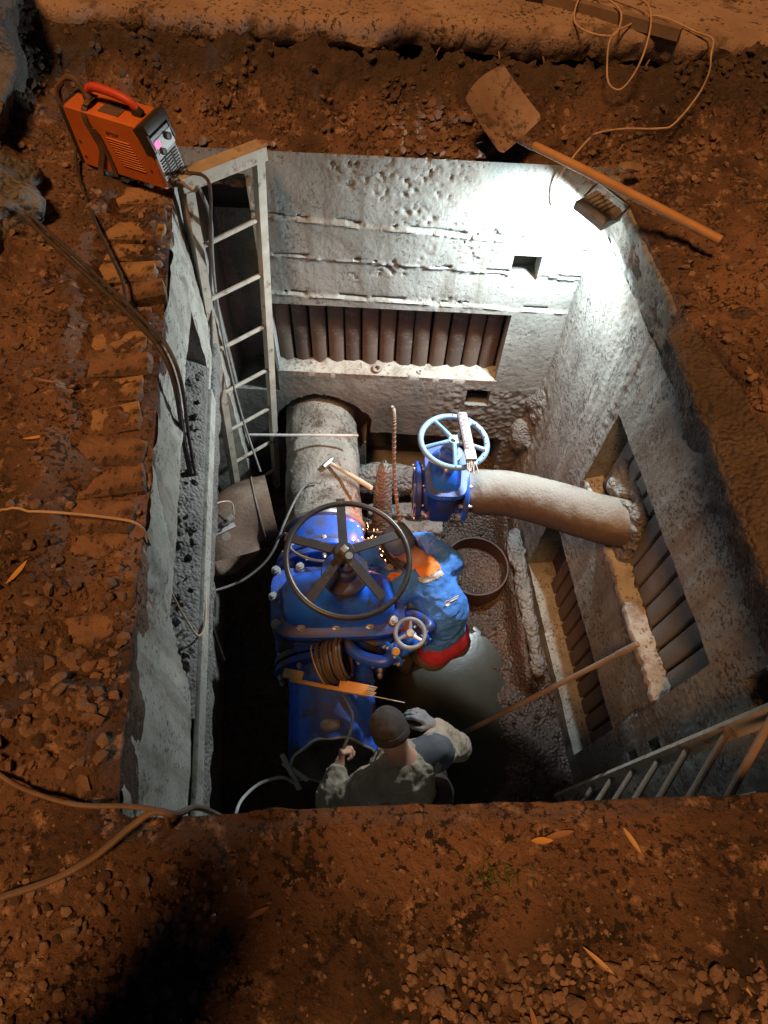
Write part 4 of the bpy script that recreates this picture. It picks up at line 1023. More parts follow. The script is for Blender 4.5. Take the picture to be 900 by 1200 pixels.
# ================================================================== OLD PIPE ELBOW ON THE LEFT
t = thing("pipe_elbow", (-.95, 2.0, -2.0), "short rusty elbow cut from big pipe lying at the foot of the ladder", "pipe")
S0 = np.array([-.775, 2.27, -1.97]); ea = unit([.95, .32, 0]); eb = unit([.27, -.80, -.52]); nth, nph, rho, er = 44, 30, .26, .215; rings = []; cs = []
for q in np.linspace(0, 1, nph):
    if q < .15: cc = S0 - ea * (.10 * q / .15); tg = -ea; rad = -eb
    elif q < .85:
        ph = (q - .15) / .7 * math.pi / 2; cc = S0 - ea * .10 + rho * (-ea * math.sin(ph) + eb * (1 - math.cos(ph))); tg = -ea * math.cos(ph) + eb * math.sin(ph); rad = -ea * math.sin(ph) - eb * math.cos(ph)
    else: cc = S0 - ea * .10 + rho * (eb - ea) + eb * (q - .85) / .15 * .06; tg = eb; rad = -ea
    nb_ = np.cross(tg, rad); th = np.linspace(0, 2 * np.pi, nth, endpoint=False); ring = cc + er * (np.cos(th)[:, None] * rad + np.sin(th)[:, None] * nb_)
    if q > .9: ring = ring + eb * (.10 * np.sin(th * 1 + .6) + .012 * np.sin(5 * th))[:, None] * (q - .9) / .1
    rings.append(ring + (.005 * fbm(ring * 12, 155, 4))[:, None] * (ring - cc) / er); cs.append(cc)
inn2 = [c_ + (r - c_) * .93 for c_, r in zip(cs[::-1], rings[::-1])]
obj("elbow_shell", MB().loft(rings + inn2 + [rings[0]], cap=False), mat("dusty_rust", (.21, .125, .08), (.11, .07, .05), 4, .8, bump=.6, bscale=50, bdist=.008, spot=(.07, .045, .035), spot_t=.62, dust=(.32, .25, .18), dust_t=.85), t, True, 50)
obj("weld_bead", MB().tube([*(cs[4] + (rings[4] - cs[4]) * 1.01), cs[4] + (rings[4][0] - cs[4]) * 1.01], .007, 6), RUST, t, True)
# earth clamp
t = thing("earth_clamp", (-.98, 1.94, -1.62), "grey welding earth clamp gripping the rusty elbow's edge", "clamp")
q = np.array([-.985, 1.93, -1.66])
mb = MB(); mb.box(q + (-.02, -.02, 0), (.20, .036, .02), rotm(.2, -.2, .75), .005); mb.box(q + (-.02, -.03, -.04), (.19, .034, .018), rotm(.2, .25, .75), .005); obj("jaw", mb, CABLEG, t, True)
mb = MB(); mb.lathe([(.014, -.01), (.026, -.01), (.028, 0), (.026, .012), (.014, .012)], q + (.01, .0, .02), (0, -.2, 1), 20, True); obj("pivot_ring", mb, STEEL, t, True)
mb = MB(); mb.lathe([(0, -.004), (.028, -.004), (.028, .004), (0, .005)], q + (.03, -.09, .0), (.1, -.3, 1), 20); obj("contact_disc", mb, RUST, t, True)

# ================================================================== THINGS AROUND THE VALVES
t = thing("steel_casing", (.73, 2.21, -2.9), "dark rusty round casing standing open in the mud behind the welder", "casing")
s_c = np.array([.755, 2.28, -2.945])
obj("casing_shell", MB().lathe([(.265, 0), (.262, .19), (.258, .197), (.248, .197), (.246, .18), (.248, .02), (.0, .02)], s_c, (0, 0, 1), 56), RUSTD, t, True, 50)
obj("mud_fill", MB().lathe([(.244, .05), (.2, .06), (.1, .04), (0, .05)], s_c, (0, 0, 1), 40), MUD, t, True, 50)
t = thing("hammer", (-.30, 2.45, -1.82), "hammer with pale wooden handle lying on the big grey pipe", "hammer")
ha, hb = np.array([-.40, 2.555, -1.825]), np.array([-.09, 2.33, -1.78])
obj("handle", MB().tube([ha, ha + (hb - ha) * .4, ha + (hb - ha) * .75, hb], [.014, .013, .018, .016], 10), WOODL, t, True)
hd = unit(np.cross(hb - ha, [0, 0, 1])); mb = MB(); mb.tube([ha - hd * .055, ha - hd * .02, ha + hd * .02, ha + hd * .055], [.006, .02, .022, .02], 8); obj("head", mb, STEEL, t, True, 30)
t = thing("steel_rod", (-.59, 2.71, -1.74), "thin pale rod laid level across the ladder and the big pipe", "rod")
obj("rod_body", MB().cyl((-.965, 2.70, -1.75), (-.215, 2.73, -1.735), .0095, 8), CABLEW, t, True); obj("rod_tip", MB().cyl((-.24, 2.729, -1.7352), (-.205, 2.7306, -1.7346), .011, 8), STEEL, t, True)
t = thing("rebar", (.06, 2.5, -1.9), "ribbed reinforcing bar with bent top standing behind the valves", "rebar")
rp = spline([(-.035, 2.60, -1.44), (.005, 2.605, -1.30), (.022, 2.60, -1.28), (.035, 2.58, -1.40), (.062, 2.5, -1.90), (.130, 2.40, -2.44), (.15, 2.37, -2.7)], 8)
obj("bar", MB().tube(rp[8:], .0125, 8), RUST, t, True); mb = MB()
for k in range(0, 44):
    i = 16 + k * (len(rp) - 17) / 44; a = rp[int(i)]; b_ = rp[min(len(rp) - 1, int(i) + 1)]; cpt = a + (b_ - a) * (i % 1); mb.torus(cpt, b_ - a, .0128, .0028, 8, 4)
obj("rib", mb, RUST, t, True)
t = thing("cut_plate", (-.02, 2.5, -2.2), "curved strip of cut pipe wall standing upright right of the hammer handle", "metal strip")
rings = []
for k, z in enumerate(np.linspace(-2.62, -1.86, 16)):
    f_ = (z + 2.62) / .76; w = .085 * (1 - .45 * f_ ** 2) * math.sqrt(max(.02, 1 - max(0, (f_ - .85) / .152) ** 2)); b_ = .05 * f_
    oc = np.array([-.015 + .0 * f_, 2.47 + .10 * f_, z]); arc = np.linspace(-1.15, 1.15, 12)
    outr = [oc + np.array([w * math.sin(a), -.06 * math.cos(a) + .06, 0]) for a in arc]; inr = [oc + np.array([w * .86 * math.sin(a), -.06 * math.cos(a) + .082, 0]) for a in arc[::-1]]
    rings.append(np.array(outr + inr))
obj("strip_body", MB().loft(rings), GREYMUD, t, True, 40)
t = thing("pipe_stub", (.0, 2.9, -2.4), "grey muddy beam lying across the far wall foot behind the rebar", "beam")
s = SDF((-.32, 2.6, -2.72), (.62, 3.12, -2.28), .017); s.chain([(-.22, 2.9, -2.47), (.5, 2.88, -2.44)], [.10, .10], 0); s.noise(.035, 10, 157, 5); sdf_obj("beam_face", s, GREYMUD, t)
mb = MB()
for k in range(3): mb.box((.12, 2.52 - .1 * k, -2.60 - .06 * k), (.40, .085, .07), rotm(.1, 0, .05), .012)
s = SDF((-.25, 2.2, -2.85), (.6, 2.85, -2.45), .016)
for k in range(3): s.box((.17, 2.66 - .13 * k, -2.60 - .05 * k), (.30, .055, .05), rotm(.1, 0, .05), .012, 0)
s.noise(.02, 14, 158, 4); tag(sdf_obj("block_step", s, GREYMUD), "grey block steps at the far wall foot between rebar and blue flange", "blocks")
t = thing("stick", (1.07, 1.09, -1.85), "long brown stick leaning from the pit floor to the ledge of the right wall", "stick")
sa, sb = np.array([.80, 1.02, -2.34]), np.array([1.325, 1.155, -1.325]); dd = unit(sb - sa)
obj("shaft", MB().tube(spline([sa - dd * .55, sa, sa + (sb - sa) * .35 + (0, 0, .004), sa + (sb - sa) * .7, sb], 6), [.017, .017, .016, .015, .0145], 10), WOODD, t, True)
obj("tip", MB().tube([sb - dd * .14, sb - dd * .13, sb + dd * .005, sb + dd * .01], [.0145, .019, .017, .012], 10), WOODD, t, True)
# coil of cable, electrode packs lying on the near flange
t = thing("cable_coil", (-.25, 1.12, -1.76), "brown coil of thick hose standing on the big valve's near flange", "coil")
cc = np.array([-.30, 1.10, -1.735]); cax = unit([.93, .18, .30])
for k in range(9):
    obj("coil_turn", MB().torus(cc + cax * .017 * k + np.array([0, 0, .004 * (k % 3)]), cax + .03 * rng.normal(size=3), .112 + .006 * math.sin(k * 2.1), .0088, 40, 8), mat("brown_hose", (.11, .075, .045), (.07, .05, .032), 12, .6, bump=.3, bscale=60, bdist=.002), t, True)
obj("wire_tie", MB().torus(cc - cax * .012 + (0, -.005, .0), cax + np.array([0, .2, 0]), .122, .004, 40, 6), PACKY, t, True)
for k in range(4): obj("coil_strap", MB().tube([cc + cax * (.02 + .02 * k) + np.array([-.01, -.03 - .0 * k, -.125]), cc + cax * (.02 + .02 * k) + np.array([-.005, -.055, -.02]), cc + cax * (.02 + .02 * k) + np.array([.0, -.02, .07])], .013, 8, True, 5), WOODD, t, True)
qa, qb = np.array([-.525, 1.03, -1.745]), np.array([-.015, .955, -1.73]); qd = unit(qb - qa); qs = unit(np.cross([0, 0, 1], qd)); qn = np.cross(qd, qs); QM = np.stack([qd, qs, qn], 1)
t = thing("wooden_batten", tuple((qa + qb) / 2), "narrow orange batten laid across the blue pipe below the coil", "batten")
mb = MB(); mb.box((qa + qb) / 2 + qs * -.018, (np.linalg.norm(qb - qa) * .80, .022, .016), QM, .003); obj("batten_body", mb, PACKO, t, True, 30)
t = thing("electrode_pack", tuple(qa + qd * .07), "short ochre electrode box at the left end of the orange batten", "electrode box")
mb = MB(); mb.box(qa + qd * .065 + qs * .012 + qn * .006, (.115, .05, .028), QM, .003); obj("carton", mb, PACKY, t, True, 30)
mb = MB(); mb.box(qa + qd * .005 + qs * .012 + qn * .006, (.014, .051, .029), QM, .002); obj("carton_lid", mb, RUSTD, t, True, 30)
t = thing("electrode_pack", tuple(qb - qd * .08), "open orange electrode box with white rod tips at the right end of the batten", "electrode box")
mb = MB(); mb.box(qb - qd * .105 + qn * .008, (.16, .062, .028), QM, .003); obj("carton", mb, PACKO, t, True, 30)
for k in range(6): obj("electrode", MB().cyl(qb - qd * .03 + qs * (-.024 + .0098 * k) + qn * (.014 + .003 * (k % 2)), qb + qd * (.012 + .006 * (k % 3)) + qs * (-.024 + .0098 * k) + qn * (.014 + .003 * (k % 2)), .0042, 7), RODW, t, True)
obj("electrode", MB().cyl(qb - qd * .03 + qs * -.02 + qn * .005, (.165, .905, -1.725), .003, 6), RODW, t, True)
t = thing("steel_clip", (-.50, .57, -2.12), "pale metal clamp hooked on the left lip of the cut blue pipe", "clamp")
mb = MB(); beam(mb, (-.505, .66, -2.02), (-.40, .50, -2.16), .03, .012, (1, 0, 0)); obj("clip_arm", mb, STEEL, t, True, 30)
mb = MB(); beam(mb, (-.50, .62, -2.06), (-.36, .55, -2.15), .022, .012, (0, 1, 0)); obj("clip_jaw", mb, PRINTW, t, True, 30)

# ================================================================== WELDING MACHINE
t = thing("welding_machine", (-1.22, 2.80, .055), "orange welding inverter with red carry handle on the far left corner of the pit", "welder", None, (R(3), R(1.5), R(-20)))
L_, W_, H_ = .43, .155, .265
def wp(x, y, z): return (x, y, z)
prof = [(-L_ / 2, 0), (L_ / 2, 0), (L_ / 2 - .035, H_ * .80), (L_ / 2 - .055, H_ - .012), (L_ / 2 - .07, H_), (-L_ / 2 + .012, H_), (-L_ / 2, H_ - .012)]
def extr(prof, w, c=0, bev=.012):
    rings = []
    for y, s_ in ((-w / 2, .955), (-w / 2 + bev * .4, .985), (-w / 2 + bev, 1), (w / 2 - bev, 1), (w / 2 - bev * .4, .985), (w / 2, .955)):
        cx = sum(p[0] for p in prof) / len(prof); cz = sum(p[1] for p in prof) / len(prof); rings.append([((x - cx) * s_ + cx, y + c, (z - cz) * s_ + cz) for x, z in prof])
    return MB().loft(rings)
obj("case", extr([(x, z + .012) for x, z in prof], W_), ORANGE, t, sharp=28)
sl = math.atan2(.035, H_ * .8)
FR = rotm(0, -sl, 0)
mb = MB(); mb.box((L_ / 2 - .008, 0, .012 + H_ * .43), (.016, W_ * .90, H_ * .80), FR, .003); obj("front_panel", mb, PANELG, t, sharp=30)
mb = MB(); mb.box((L_ / 2 - .048, 0, .012 + H_ * .93), (.075, W_ * 1.02, H_ * .17), rotm(0, -sl - .25, 0), .01)
for s_ in (-1, 1): mb.box((L_ / 2 - .035, s_ * (W_ / 2 - .004), .012 + H_ * .76), (.055, .014, H_ * .36), rotm(0, -sl - .15, 0), .005)
obj("front_bezel", mb, BLACK, t, sharp=30)
def fp(y, z, o=0.010): q = FR @ np.array([.008 + o - .008, y, z - H_ * .43]); return np.array([L_ / 2 - .008, 0, .012 + H_ * .43]) + q
mb = MB(); mb.box(fp(-.040, .185, .011), (.006, .032, .026), FR, .002); obj("display", mb, LEDP, t)
mb = MB(); mb.box(fp(.01, .172, .010), (.004, .12, .062), FR, .002); obj("control_plate", mb, PRINTW, t)
mb = MB(); mb.lathe([(0, 0), (.016, 0), (.015, .016), (0, .018)], fp(.030, .185, .012), FR @ np.array([1, 0, 0]), 20); obj("knob", mb, BLACK, t)
mb = MB(); mb.lathe([(0, 0), (.014, 0), (.013, .014), (0, .016)], fp(-.028, .150, .012), FR @ np.array([1, 0, 0]), 20); obj("knob", mb, BLACK, t)
mb = MB()
for k in range(8): mb.box(fp(0, .035 + .0125 * k, .011), (.004, W_ * .78, .004), FR)
for k in range(2): mb.box(fp(-.025 + .05 * k, .08, .0115), (.003, .004, .095), FR)
obj("grille", mb, PRINTD, t)
mb = MB()
for yy in (-.036, .036): mb.lathe([(0, 0), (.022, 0), (.022, .02), (.014, .024), (.014, .055), (0, .056)], fp(yy, .022, .008), FR @ np.array([1, 0, -.25]), 18)
obj("socket", mb, BLACK, t)
mb = MB()
for k in range(11):
    z = .075 + .0112 * k; o_ = .055 - .0045 * k; mb.box((o_ + .02, -W_ / 2 - .0012, z), (.115, .005, .0052), rotm(.5, 0, 0), .001)
obj("side_vent", mb, ORANGE, t)
mb = MB()
for k in range(11):
    z = .070 + .0112 * k; o_ = .055 - .0045 * k; mb.box((o_ + .02, -W_ / 2 - .0004, z), (.113, .002, .004), None)
obj("vent_slot", mb, BLACK, t)
mb = MB()
for (x, z) in ((-.185, .13), (.165, .09), (-.185, .06), (.17, .19)): mb.lathe([(0, -.001), (.006, -.001), (.005, .003), (0, .0035)], (x, -W_ / 2, z), (0, -1, 0), 10)
obj("screw", mb, BLACK, t)
mb = MB(); mb.tube(spline([(-.125, 0, H_ + .010), (-.115, 0, H_ + .055), (-.07, 0, H_ + .078), (.04, 0, H_ + .072), (.10, 0, H_ + .052), (.118, 0, H_ + .01)], 6), [.015, .016, .018, .018, .016, .015], 12); obj("carry_handle", mb, REDH, t)
mb = MB(); mb.box((.116, 0, H_ + .022), (.044, .034, .036), rotm(0, .5, 0), .008); obj("handle_mount", mb, BLACK, t)
mb = MB(); mb.box((-.122, 0, H_ + .022), (.04, .034, .036), None, .008); obj("handle_mount", mb, BLACK, t)
mb = MB(); mb.box((.0, -.008, H_ + .0135), (.10, .085, .004), None, .001); obj("top_label", mb, mat("dark_label", (.13, .085, .07), (.09, .06, .05), 30, .6), t)
mb = MB(); mb.box((-L_ / 2 - .006, 0, .012 + H_ * .5), (.03, W_ * .96, H_ * .94), None, .008); obj("rear_panel", mb, BLACK, t)
mb = MB()
for x in (-.17, .17):
    for y in (-.055, .055): mb.lathe([(.014, 0), (.018, .012), (.018, .02)], (x, y, -.004), (0, 0, 1), 12)
obj("foot", mb, BLACK, t)
def strap(pts, w):
    mb = MB(); P = spline(pts, 8); T = np.gradient(P, axis=0); n = len(P); rings = []
    for i in range(n):
        d = unit(T[i]); sd_ = unit(np.cross(d, [0, 1, 0] if abs(d[1]) < .8 else [0, 0, 1])); up = np.cross(sd_, d)
        rings.append([P[i] + sd_ * w / 2 * a + up * .0015 * b for a, b in ((-1, -1), (1, -1), (1, 1), (-1, 1))])
    return mb.loft(rings)
obj("shoulder_strap", strap([(-.10, .02, H_ + .03), (-.10, -.05, H_ + .03), (-.105, -W_ / 2 - .004, H_ - .01), (-.09, -W_ / 2 - .008, .20), (-.075, -W_ / 2 - .006, .12), (-.11, -W_ / 2 - .01, .04), (-.12, -W_ / 2 - .02, -.0)], .026), STRAPM, t)
obj("shoulder_strap", strap([(-.07, -W_ / 2 - .012, .22), (-.055, -W_ / 2 - .006, .14), (-.045, -W_ / 2 - .004, .06), (-.045, -W_ / 2 - .005, .005)], .022), STRAPM, t)
obj("shoulder_strap", MB().tube([(-.10, -.02, H_ + .03), (-.16, .0, H_ + .085), (-.24, .02, H_ + .06), (-.29, .0, H_ - .0), (-.26, -.03, .16)], .013, 8, True, 6), STRAPM, t)
lettering("ertor", .030, PRINTD, t, Matrix.Translation((.012, -W_ / 2 - .0008, .212)) @ Matrix.Rotation(R(90), 4, 'X'))

# ================================================================== SHOVEL AND BAR
t = thing("shovel", (.9, 2.9, .1), "shovel with wide rusty blade and long wooden handle lying across the far right corner", "shovel")
h0, h1 = np.array([.560, 3.06, .14]), np.array([1.335, 2.37, .14]); hd = unit(h1 - h0)
obj("handle", MB().tube([h0, h0 + (h1 - h0) * .3 + (0, 0, .004), h0 + (h1 - h0) * .7 + (0, 0, .003), h1 - hd * .003, h1], [.0185, .0205, .0195, .019, .014], 14), WOOD, t, True)
sd0 = unit(np.cross([0, 0, 1], hd)); bn = unit(np.array([.12, -.62, .78])); bx0 = np.array([-.72, .60, .40]); bax = unit(bx0 - bn * np.dot(bx0, bn)); bx = np.cross(bn, bax)
v, f = [], []; nu, nv = 17, 21; bo = h0 + np.array([-.005, .01, -.005])
for side in (0, 1):
    for i in range(nv):
        vv = i / (nv - 1)
        for j in range(nu):
            uu = j / (nu - 1) * 2 - 1; half = .130 * (1 - .10 * vv) * (1 if vv > .06 else .86 + 2.3 * vv); tip = .03 * (1 - uu * uu) * vv ** 2
            cup = .028 * uu * uu * (1 - .35 * vv) - .012 * math.exp(-(uu / .13) ** 2) * (1 - vv)
            p = bo + bax * (.005 + .285 * vv + tip - .018 * (1 - vv) * abs(uu) ** 3 * 0) + bx * half * uu + bn * (cup + .03 * vv * vv - .003 * side); v.append(p)
g = np.arange(nu * nv).reshape(nv, nu)
for i in range(nv - 1):
    for j in range(nu - 1): f.append([int(q) for q in (g[i, j], g[i, j + 1], g[i + 1, j + 1], g[i + 1, j])]); f.append([int(q) + nu * nv for q in (g[i, j], g[i + 1, j], g[i + 1, j + 1], g[i, j + 1])])
bd = list(g[0, :]) + list(g[1:, -1]) + list(g[-1, -2::-1]) + list(g[-2:0:-1, 0])
for a, b_ in zip(bd, bd[1:] + bd[:1]): f.append([int(b_), int(a), int(a) + nu * nv, int(b_) + nu * nv])
obj("blade", (v, f), BLADE, t, True, 50)
obj("socket", MB().tube([h0 - hd * .07, h0 - hd * .02, h0 + hd * .07], [.014, .02, .0225], 12), BLADE, t, True)
t = thing("lamp_prop_stone", (1.06, 2.91, .08), "brown stone wedged under the shovel handle above the floodlight", "stone")
v, f = LUMPS2[3]; obj("stone_body", (v * .06 * np.array([1.2, .8, .9]) + np.array([1.075, 2.99, .075]), f), ROCK, t, True)
t = thing("timber_bar", (1.05, 3.72, .4), "dark square bar lying on the road edge at the top right", "bar")
mb = MB(); beam(mb, (.66, 3.925, .392), (1.30, 3.585, .392), .05, .045, (0, 0, 1)); obj("bar_body", mb, WOODD, t, True, 30)
mb = MB(); beam(mb, (.60, 3.95, .392), (.68, 3.914, .392), .056, .052, (0, 0, 1)); obj("bar_end", mb, BLACK, t, True, 30)

# ================================================================== CABLES
def cable(name, pts, r, m, label, cat="cable", group=None, sm=8):
    t_ = thing(name, tuple(pts[len(pts) // 2]), label, cat, group)
    P = spline(pts, sm); sd_, _n = pit_sd(P[:, 0], P[:, 1]); gz = ground(P[:, 0], P[:, 1]) + r * .8; on = (sd_ > 0) & (P[:, 1] < 3.6) & (P[:, 2] > -.06)
    P[:, 2] = np.where(on, np.maximum(P[:, 2], gz), P[:, 2]); obj("cable_sheath", MB().tube(P, r, 8), m, t_, True); return t_
def gnd(pts, lift): return [(x, y, max(z, float(ground(np.array(x), np.array(y))) + lift)) if (z > -.04 and y < 3.6) else (x, y, z) for x, y, z in pts]
c1 = [(-1.909, 2.625, .14), (-1.739, 2.514, .10), (-1.435, 2.247, .07), (-1.151, 1.989, .055), (-.953, 1.797, .05), (-.850, 1.685, .04), (-.824, 1.634, -.10), (-.896, 1.668, -.5), (-.945, 1.679, -.9), (-.958, 1.672, -1.2), (-.975, 1.52, -1.5), (-1.0, 1.35, -1.9), (-1.02, 1.3, -2.4)]
cable("welding_cable", gnd(c1, .012), .0115, CABLE, "thick dark cable from the left edge dropping over the bricks into the pit")
c1b = [(x + .022, y + .012, z + .006) for x, y, z in c1[:9]] + [(-.955, 1.80, -1.25), (-.965, 1.90, -1.55)]
cable("welding_cable", gnd(c1b, .012), .008, CABLE, "thinner dark cable beside the thick one running down to the earth clamp")
cable("power_cable", gnd([(-1.42, 2.90, .22), (-1.50, 2.87, .10), (-1.431, 2.668, .05), (-1.252, 2.330, .05), (-1.098, 2.069, .05), (-1.019, 1.891, .05), (-.864, 1.703, .06)], .010), .0075, CABLE, "dark power cable from the back of the orange welder to the brick edge")
f1 = t = None
WELD = Matrix.LocRotScale(Vector((-1.22, 2.80, .055)), Euler((R(3), R(1.5), R(-20))), None)
s1, s2 = [np.array(WELD @ Vector(fp(yy, .022, .05))) for yy in (-.036, .036)]
cable("welding_cable", [tuple(s1), tuple(s1 + (.06, -.03, -.02)), (-.87, 2.58, .12), (-.896, 2.72, -.12), (-.959, 2.80, -.4), (-1.0, 2.82, -.7), (-1.0, 2.75, -1.1), (-.965, 2.66, -1.55), (-.878, 2.5, -1.9)], .0075, CABLEG, "grey cable from the welder hanging in front of the ladder rungs")
cable("welding_cable", [tuple(s2), tuple(s2 + (.07, -.02, .0)), (-.83, 2.60, .10), (-.91, 2.70, -.2), (-1.0, 2.74, -.6), (-1.04, 2.60, -.95), (-1.045, 2.32, -1.2), (-1.075, 2.05, -1.35), (-1.06, 1.9, -1.5)], .008, CABLE, "dark cable from the welder hanging along the left ladder stile")
cable("thin_cord", gnd([(-1.9, .97, .06), (-1.266, .965, .05), (-1.193, .969, .04), (-1.034, .969, .04), (-.842, .962, .05), (-.755, .95, .03), (-.757, .942, -.12), (-.765, .924, -.35), (-.755, .894, -.6), (-.735, .881, -.75), (-.735, .975, -.8), (-.815, 1.284, -.9), (-.915, 1.626, -1.1), (-.965, 1.882, -1.35), (-.925, 1.99, -1.5), (-.915, 1.95, -1.58)], .005), .0042, CABLEB, "thin beige cord crossing the bricks and looping down the left wall", "cord")
cable("power_cable", gnd([(-1.3, .4, .07), (-.993, .248, .05), (-.924, .219, .04), (-.849, .187, .04), (-.714, .159, .04), (-.586, .160, .05), (-.497, .150, .06), (-.489, .125, -.05), (-.5, .2, -.5)], .008), .0062, CABLEBR, "upper brown cable at the lower left dropping over the near edge")
cable("power_cable", gnd([(-1.2, -.2, .04), (-.885, -.064, .03), (-.835, -.041, .03), (-.730, -.002, .03), (-.645, .049, .03), (-.565, .118, .05), (-.515, .150, .065), (-.470, .150, .03), (-.478, .19, -.2), (-.48, .2, -.6)], .010), .0085, CABLEBR, "lower brown cable at the lower left curving up to the near edge")
cable("electric_cord", [(.975, 2.79, .05), (.96, 2.95, -.05), (.86, 3.06, -.20), (.79, 3.105, -.19), (.772, 3.108, -.10), (.80, 3.10, -.02), (.845, 3.13, .05), (.908, 3.196, .09), (.935, 3.176, .13), (1.075, 3.243, .12), (1.243, 3.243, .13), (1.308, 3.253, .15), (1.415, 3.376, .22), (1.434, 3.40, .31), (1.423, 3.43, .37), (1.45, 3.559, .388), (1.386, 3.627, .388), (1.266, 3.761, .388), (1.184, 3.770, .388), (1.057, 3.650, .388), (.96, 3.52, .385), (.964, 3.45, .29), (.979, 3.38, .25), (1.034, 3.37, .235), (1.076, 3.38, .29), (1.109, 3.43, .37), (1.146, 3.589, .43), (1.162, 3.804, .43), (1.095, 3.913, .41), (.997, 3.983, .39), (.901, 3.911, .415), (.828, 3.804, .425), (.804, 3.669, .39), (.857, 3.56, .39), (.952, 3.53, .39), (.995, 3.56, .40), (1.018, 3.685, .43), (.977, 3.824, .43), (.918, 4.045, .40)], .0045, CABLEB, "long beige cord looped over the road edge and leading to the floodlight", "cord", None, 9)
cable("pale_cord", [(-.80, .18, -1.7), (-.72, .25, -1.85), (-.698, .309, -1.9), (-.687, .41, -1.98), (-.61, .502, -2.03), (-.501, .545, -2.07), (-.43, .53, -2.13)], .009, CABLEW, "pale grey cord arching from the near edge to the clip on the cut pipe", "cord")
cable("electrode_cable", [(-.155, .42, -2.05), (-.150, .50, -1.90), (-.158, .60, -1.74), (-.150, .64, -1.70), (-.12, .73, -1.70), (-.113, .811, -1.70), (-.14, .872, -1.71), (-.18, .93, -1.72)], .0085, CABLE, "dark cable held in the fist of the man in the black cap")
cable("grey_hose", [(-1.126, 1.66, -2.1), (-1.04, 1.70, -2.12), (-.921, 1.77, -2.13), (-.80, 1.86, -2.08), (-.72, 1.95, -2.0), (-.66, 2.09, -1.9), (-.60, 2.26, -1.86), (-.54, 2.37, -1.84), (-.46, 2.39, -1.83)], .0085, CABLEG, "thin grey hose bending from the rusty elbow up to the big pipe", "hose")
cable("grey_hose", [(-.70, 2.0, -1.95), (-.61, 1.93, -1.75), (-.54, 1.75, -1.62), (-.42, 1.66, -1.55), (-.30, 1.64, -1.53)], .0085, CABLEG, "thin grey hose crossing under the black handwheel to the valve bonnet", "hose")
# ================================================================== PEOPLE
def torso_axes(f): f = unit([f[0], f[1], 0]); return f, np.cross(f, [0, 0, 1.0])
def add_hand(s, wrist, d, palm_n, curl, k=.006, side=1, sc=1.0, tgt=None):
    """hand from wrist along d; palm faces palm_n; curl in radians per joint; side = where the thumb is"""
    d = unit(d); n = unit(np.array(palm_n) - d * np.dot(palm_n, d)); w = np.cross(d, n) * side
    s.cap(wrist, wrist + d * .03 * sc, .024 * sc, .026 * sc, .015)
    for j, o_ in enumerate((-.028, -.009, .010, .028)):
        kn = wrist + d * (.085 - .006 * abs(j - 1.5)) * sc + w * o_ * -1 * sc; s.cap(wrist + d * .02 * sc + w * o_ * -.6 * sc, kn, .0155 * sc, .0115 * sc, .012)
        L = (.042, .047, .044, .034)[j] * sc; p = kn; a = 0; rads = (.0105, .0098, .0090, .0080)
        for q in range(3):
            a += curl * (1, 1.15, .8)[q] * (1 + .08 * (j - 1.5)); e = p + (math.cos(a) * d + math.sin(a) * n) * L * (1, .65, .5)[q] + w * -o_ * .06; s.cap(p, e, rads[q] * sc, rads[q + 1] * sc, .004); p = e
    p = wrist + d * .025 * sc + w * .022 * sc; e = p + (d * .6 + w * .65 + n * .35) * .045 * sc; s.cap(p, e, .0155 * sc, .0125 * sc, .012)
    e2 = e + (d * .75 + w * -.05 + n * .75) * .036 * sc; s.cap(e, e2, .012 * sc, .0105 * sc, .005); s.cap(e2, e2 + (d * .6 - w * .35 + n * .6) * .024 * sc, .0105 * sc, .009 * sc, .004)

def head_shape(s, c, up, f, sc=1.0):
    up = unit(up); f = unit(np.array(f) - up * np.dot(f, up)); r = np.cross(f, up); M = np.stack([r, f, up], 1)
    g = lambda x, y, z: c + M @ np.array([x, y, z]) * sc
    s.ell(g(0, -.008, .025), np.array([.076, .096, .092]) * sc, M, .02); s.ell(g(0, .022, -.045), np.array([.060, .068, .072]) * sc, M, .03)
    s.cap(g(0, .060, -.085), g(0, .072, -.085), .024 * sc, .02 * sc, .03)
    s.cap(g(0, .086, .012), g(0, .106, -.022), .009 * sc, .014 * sc, .012); s.ell(g(0, .088, -.056), np.array([.024, .010, .008]) * sc, M, .008); s.ell(g(0, .088, -.068), np.array([.021, .010, .008]) * sc, M, .008)
    for q in (-1, 1):
        s.ell(g(.031 * q, .084, .018), np.array([.014, .010, .008]) * sc, M, .008); s.cap(g(.016 * q, .092, .034), g(.046 * q, .080, .034), .008 * sc, .006 * sc, .012)
        s.ell(g(.077 * q, -.008, -.005), np.array([.010, .020, .033]) * sc, M, .008); s.ell(g(.085 * q, -.012, .005), np.array([.006, .016, .024]) * sc, M, .006)
    return M, g

def person(base, label, P, skin_h=.0075):
    return thing("person", tuple(base), label, "person")

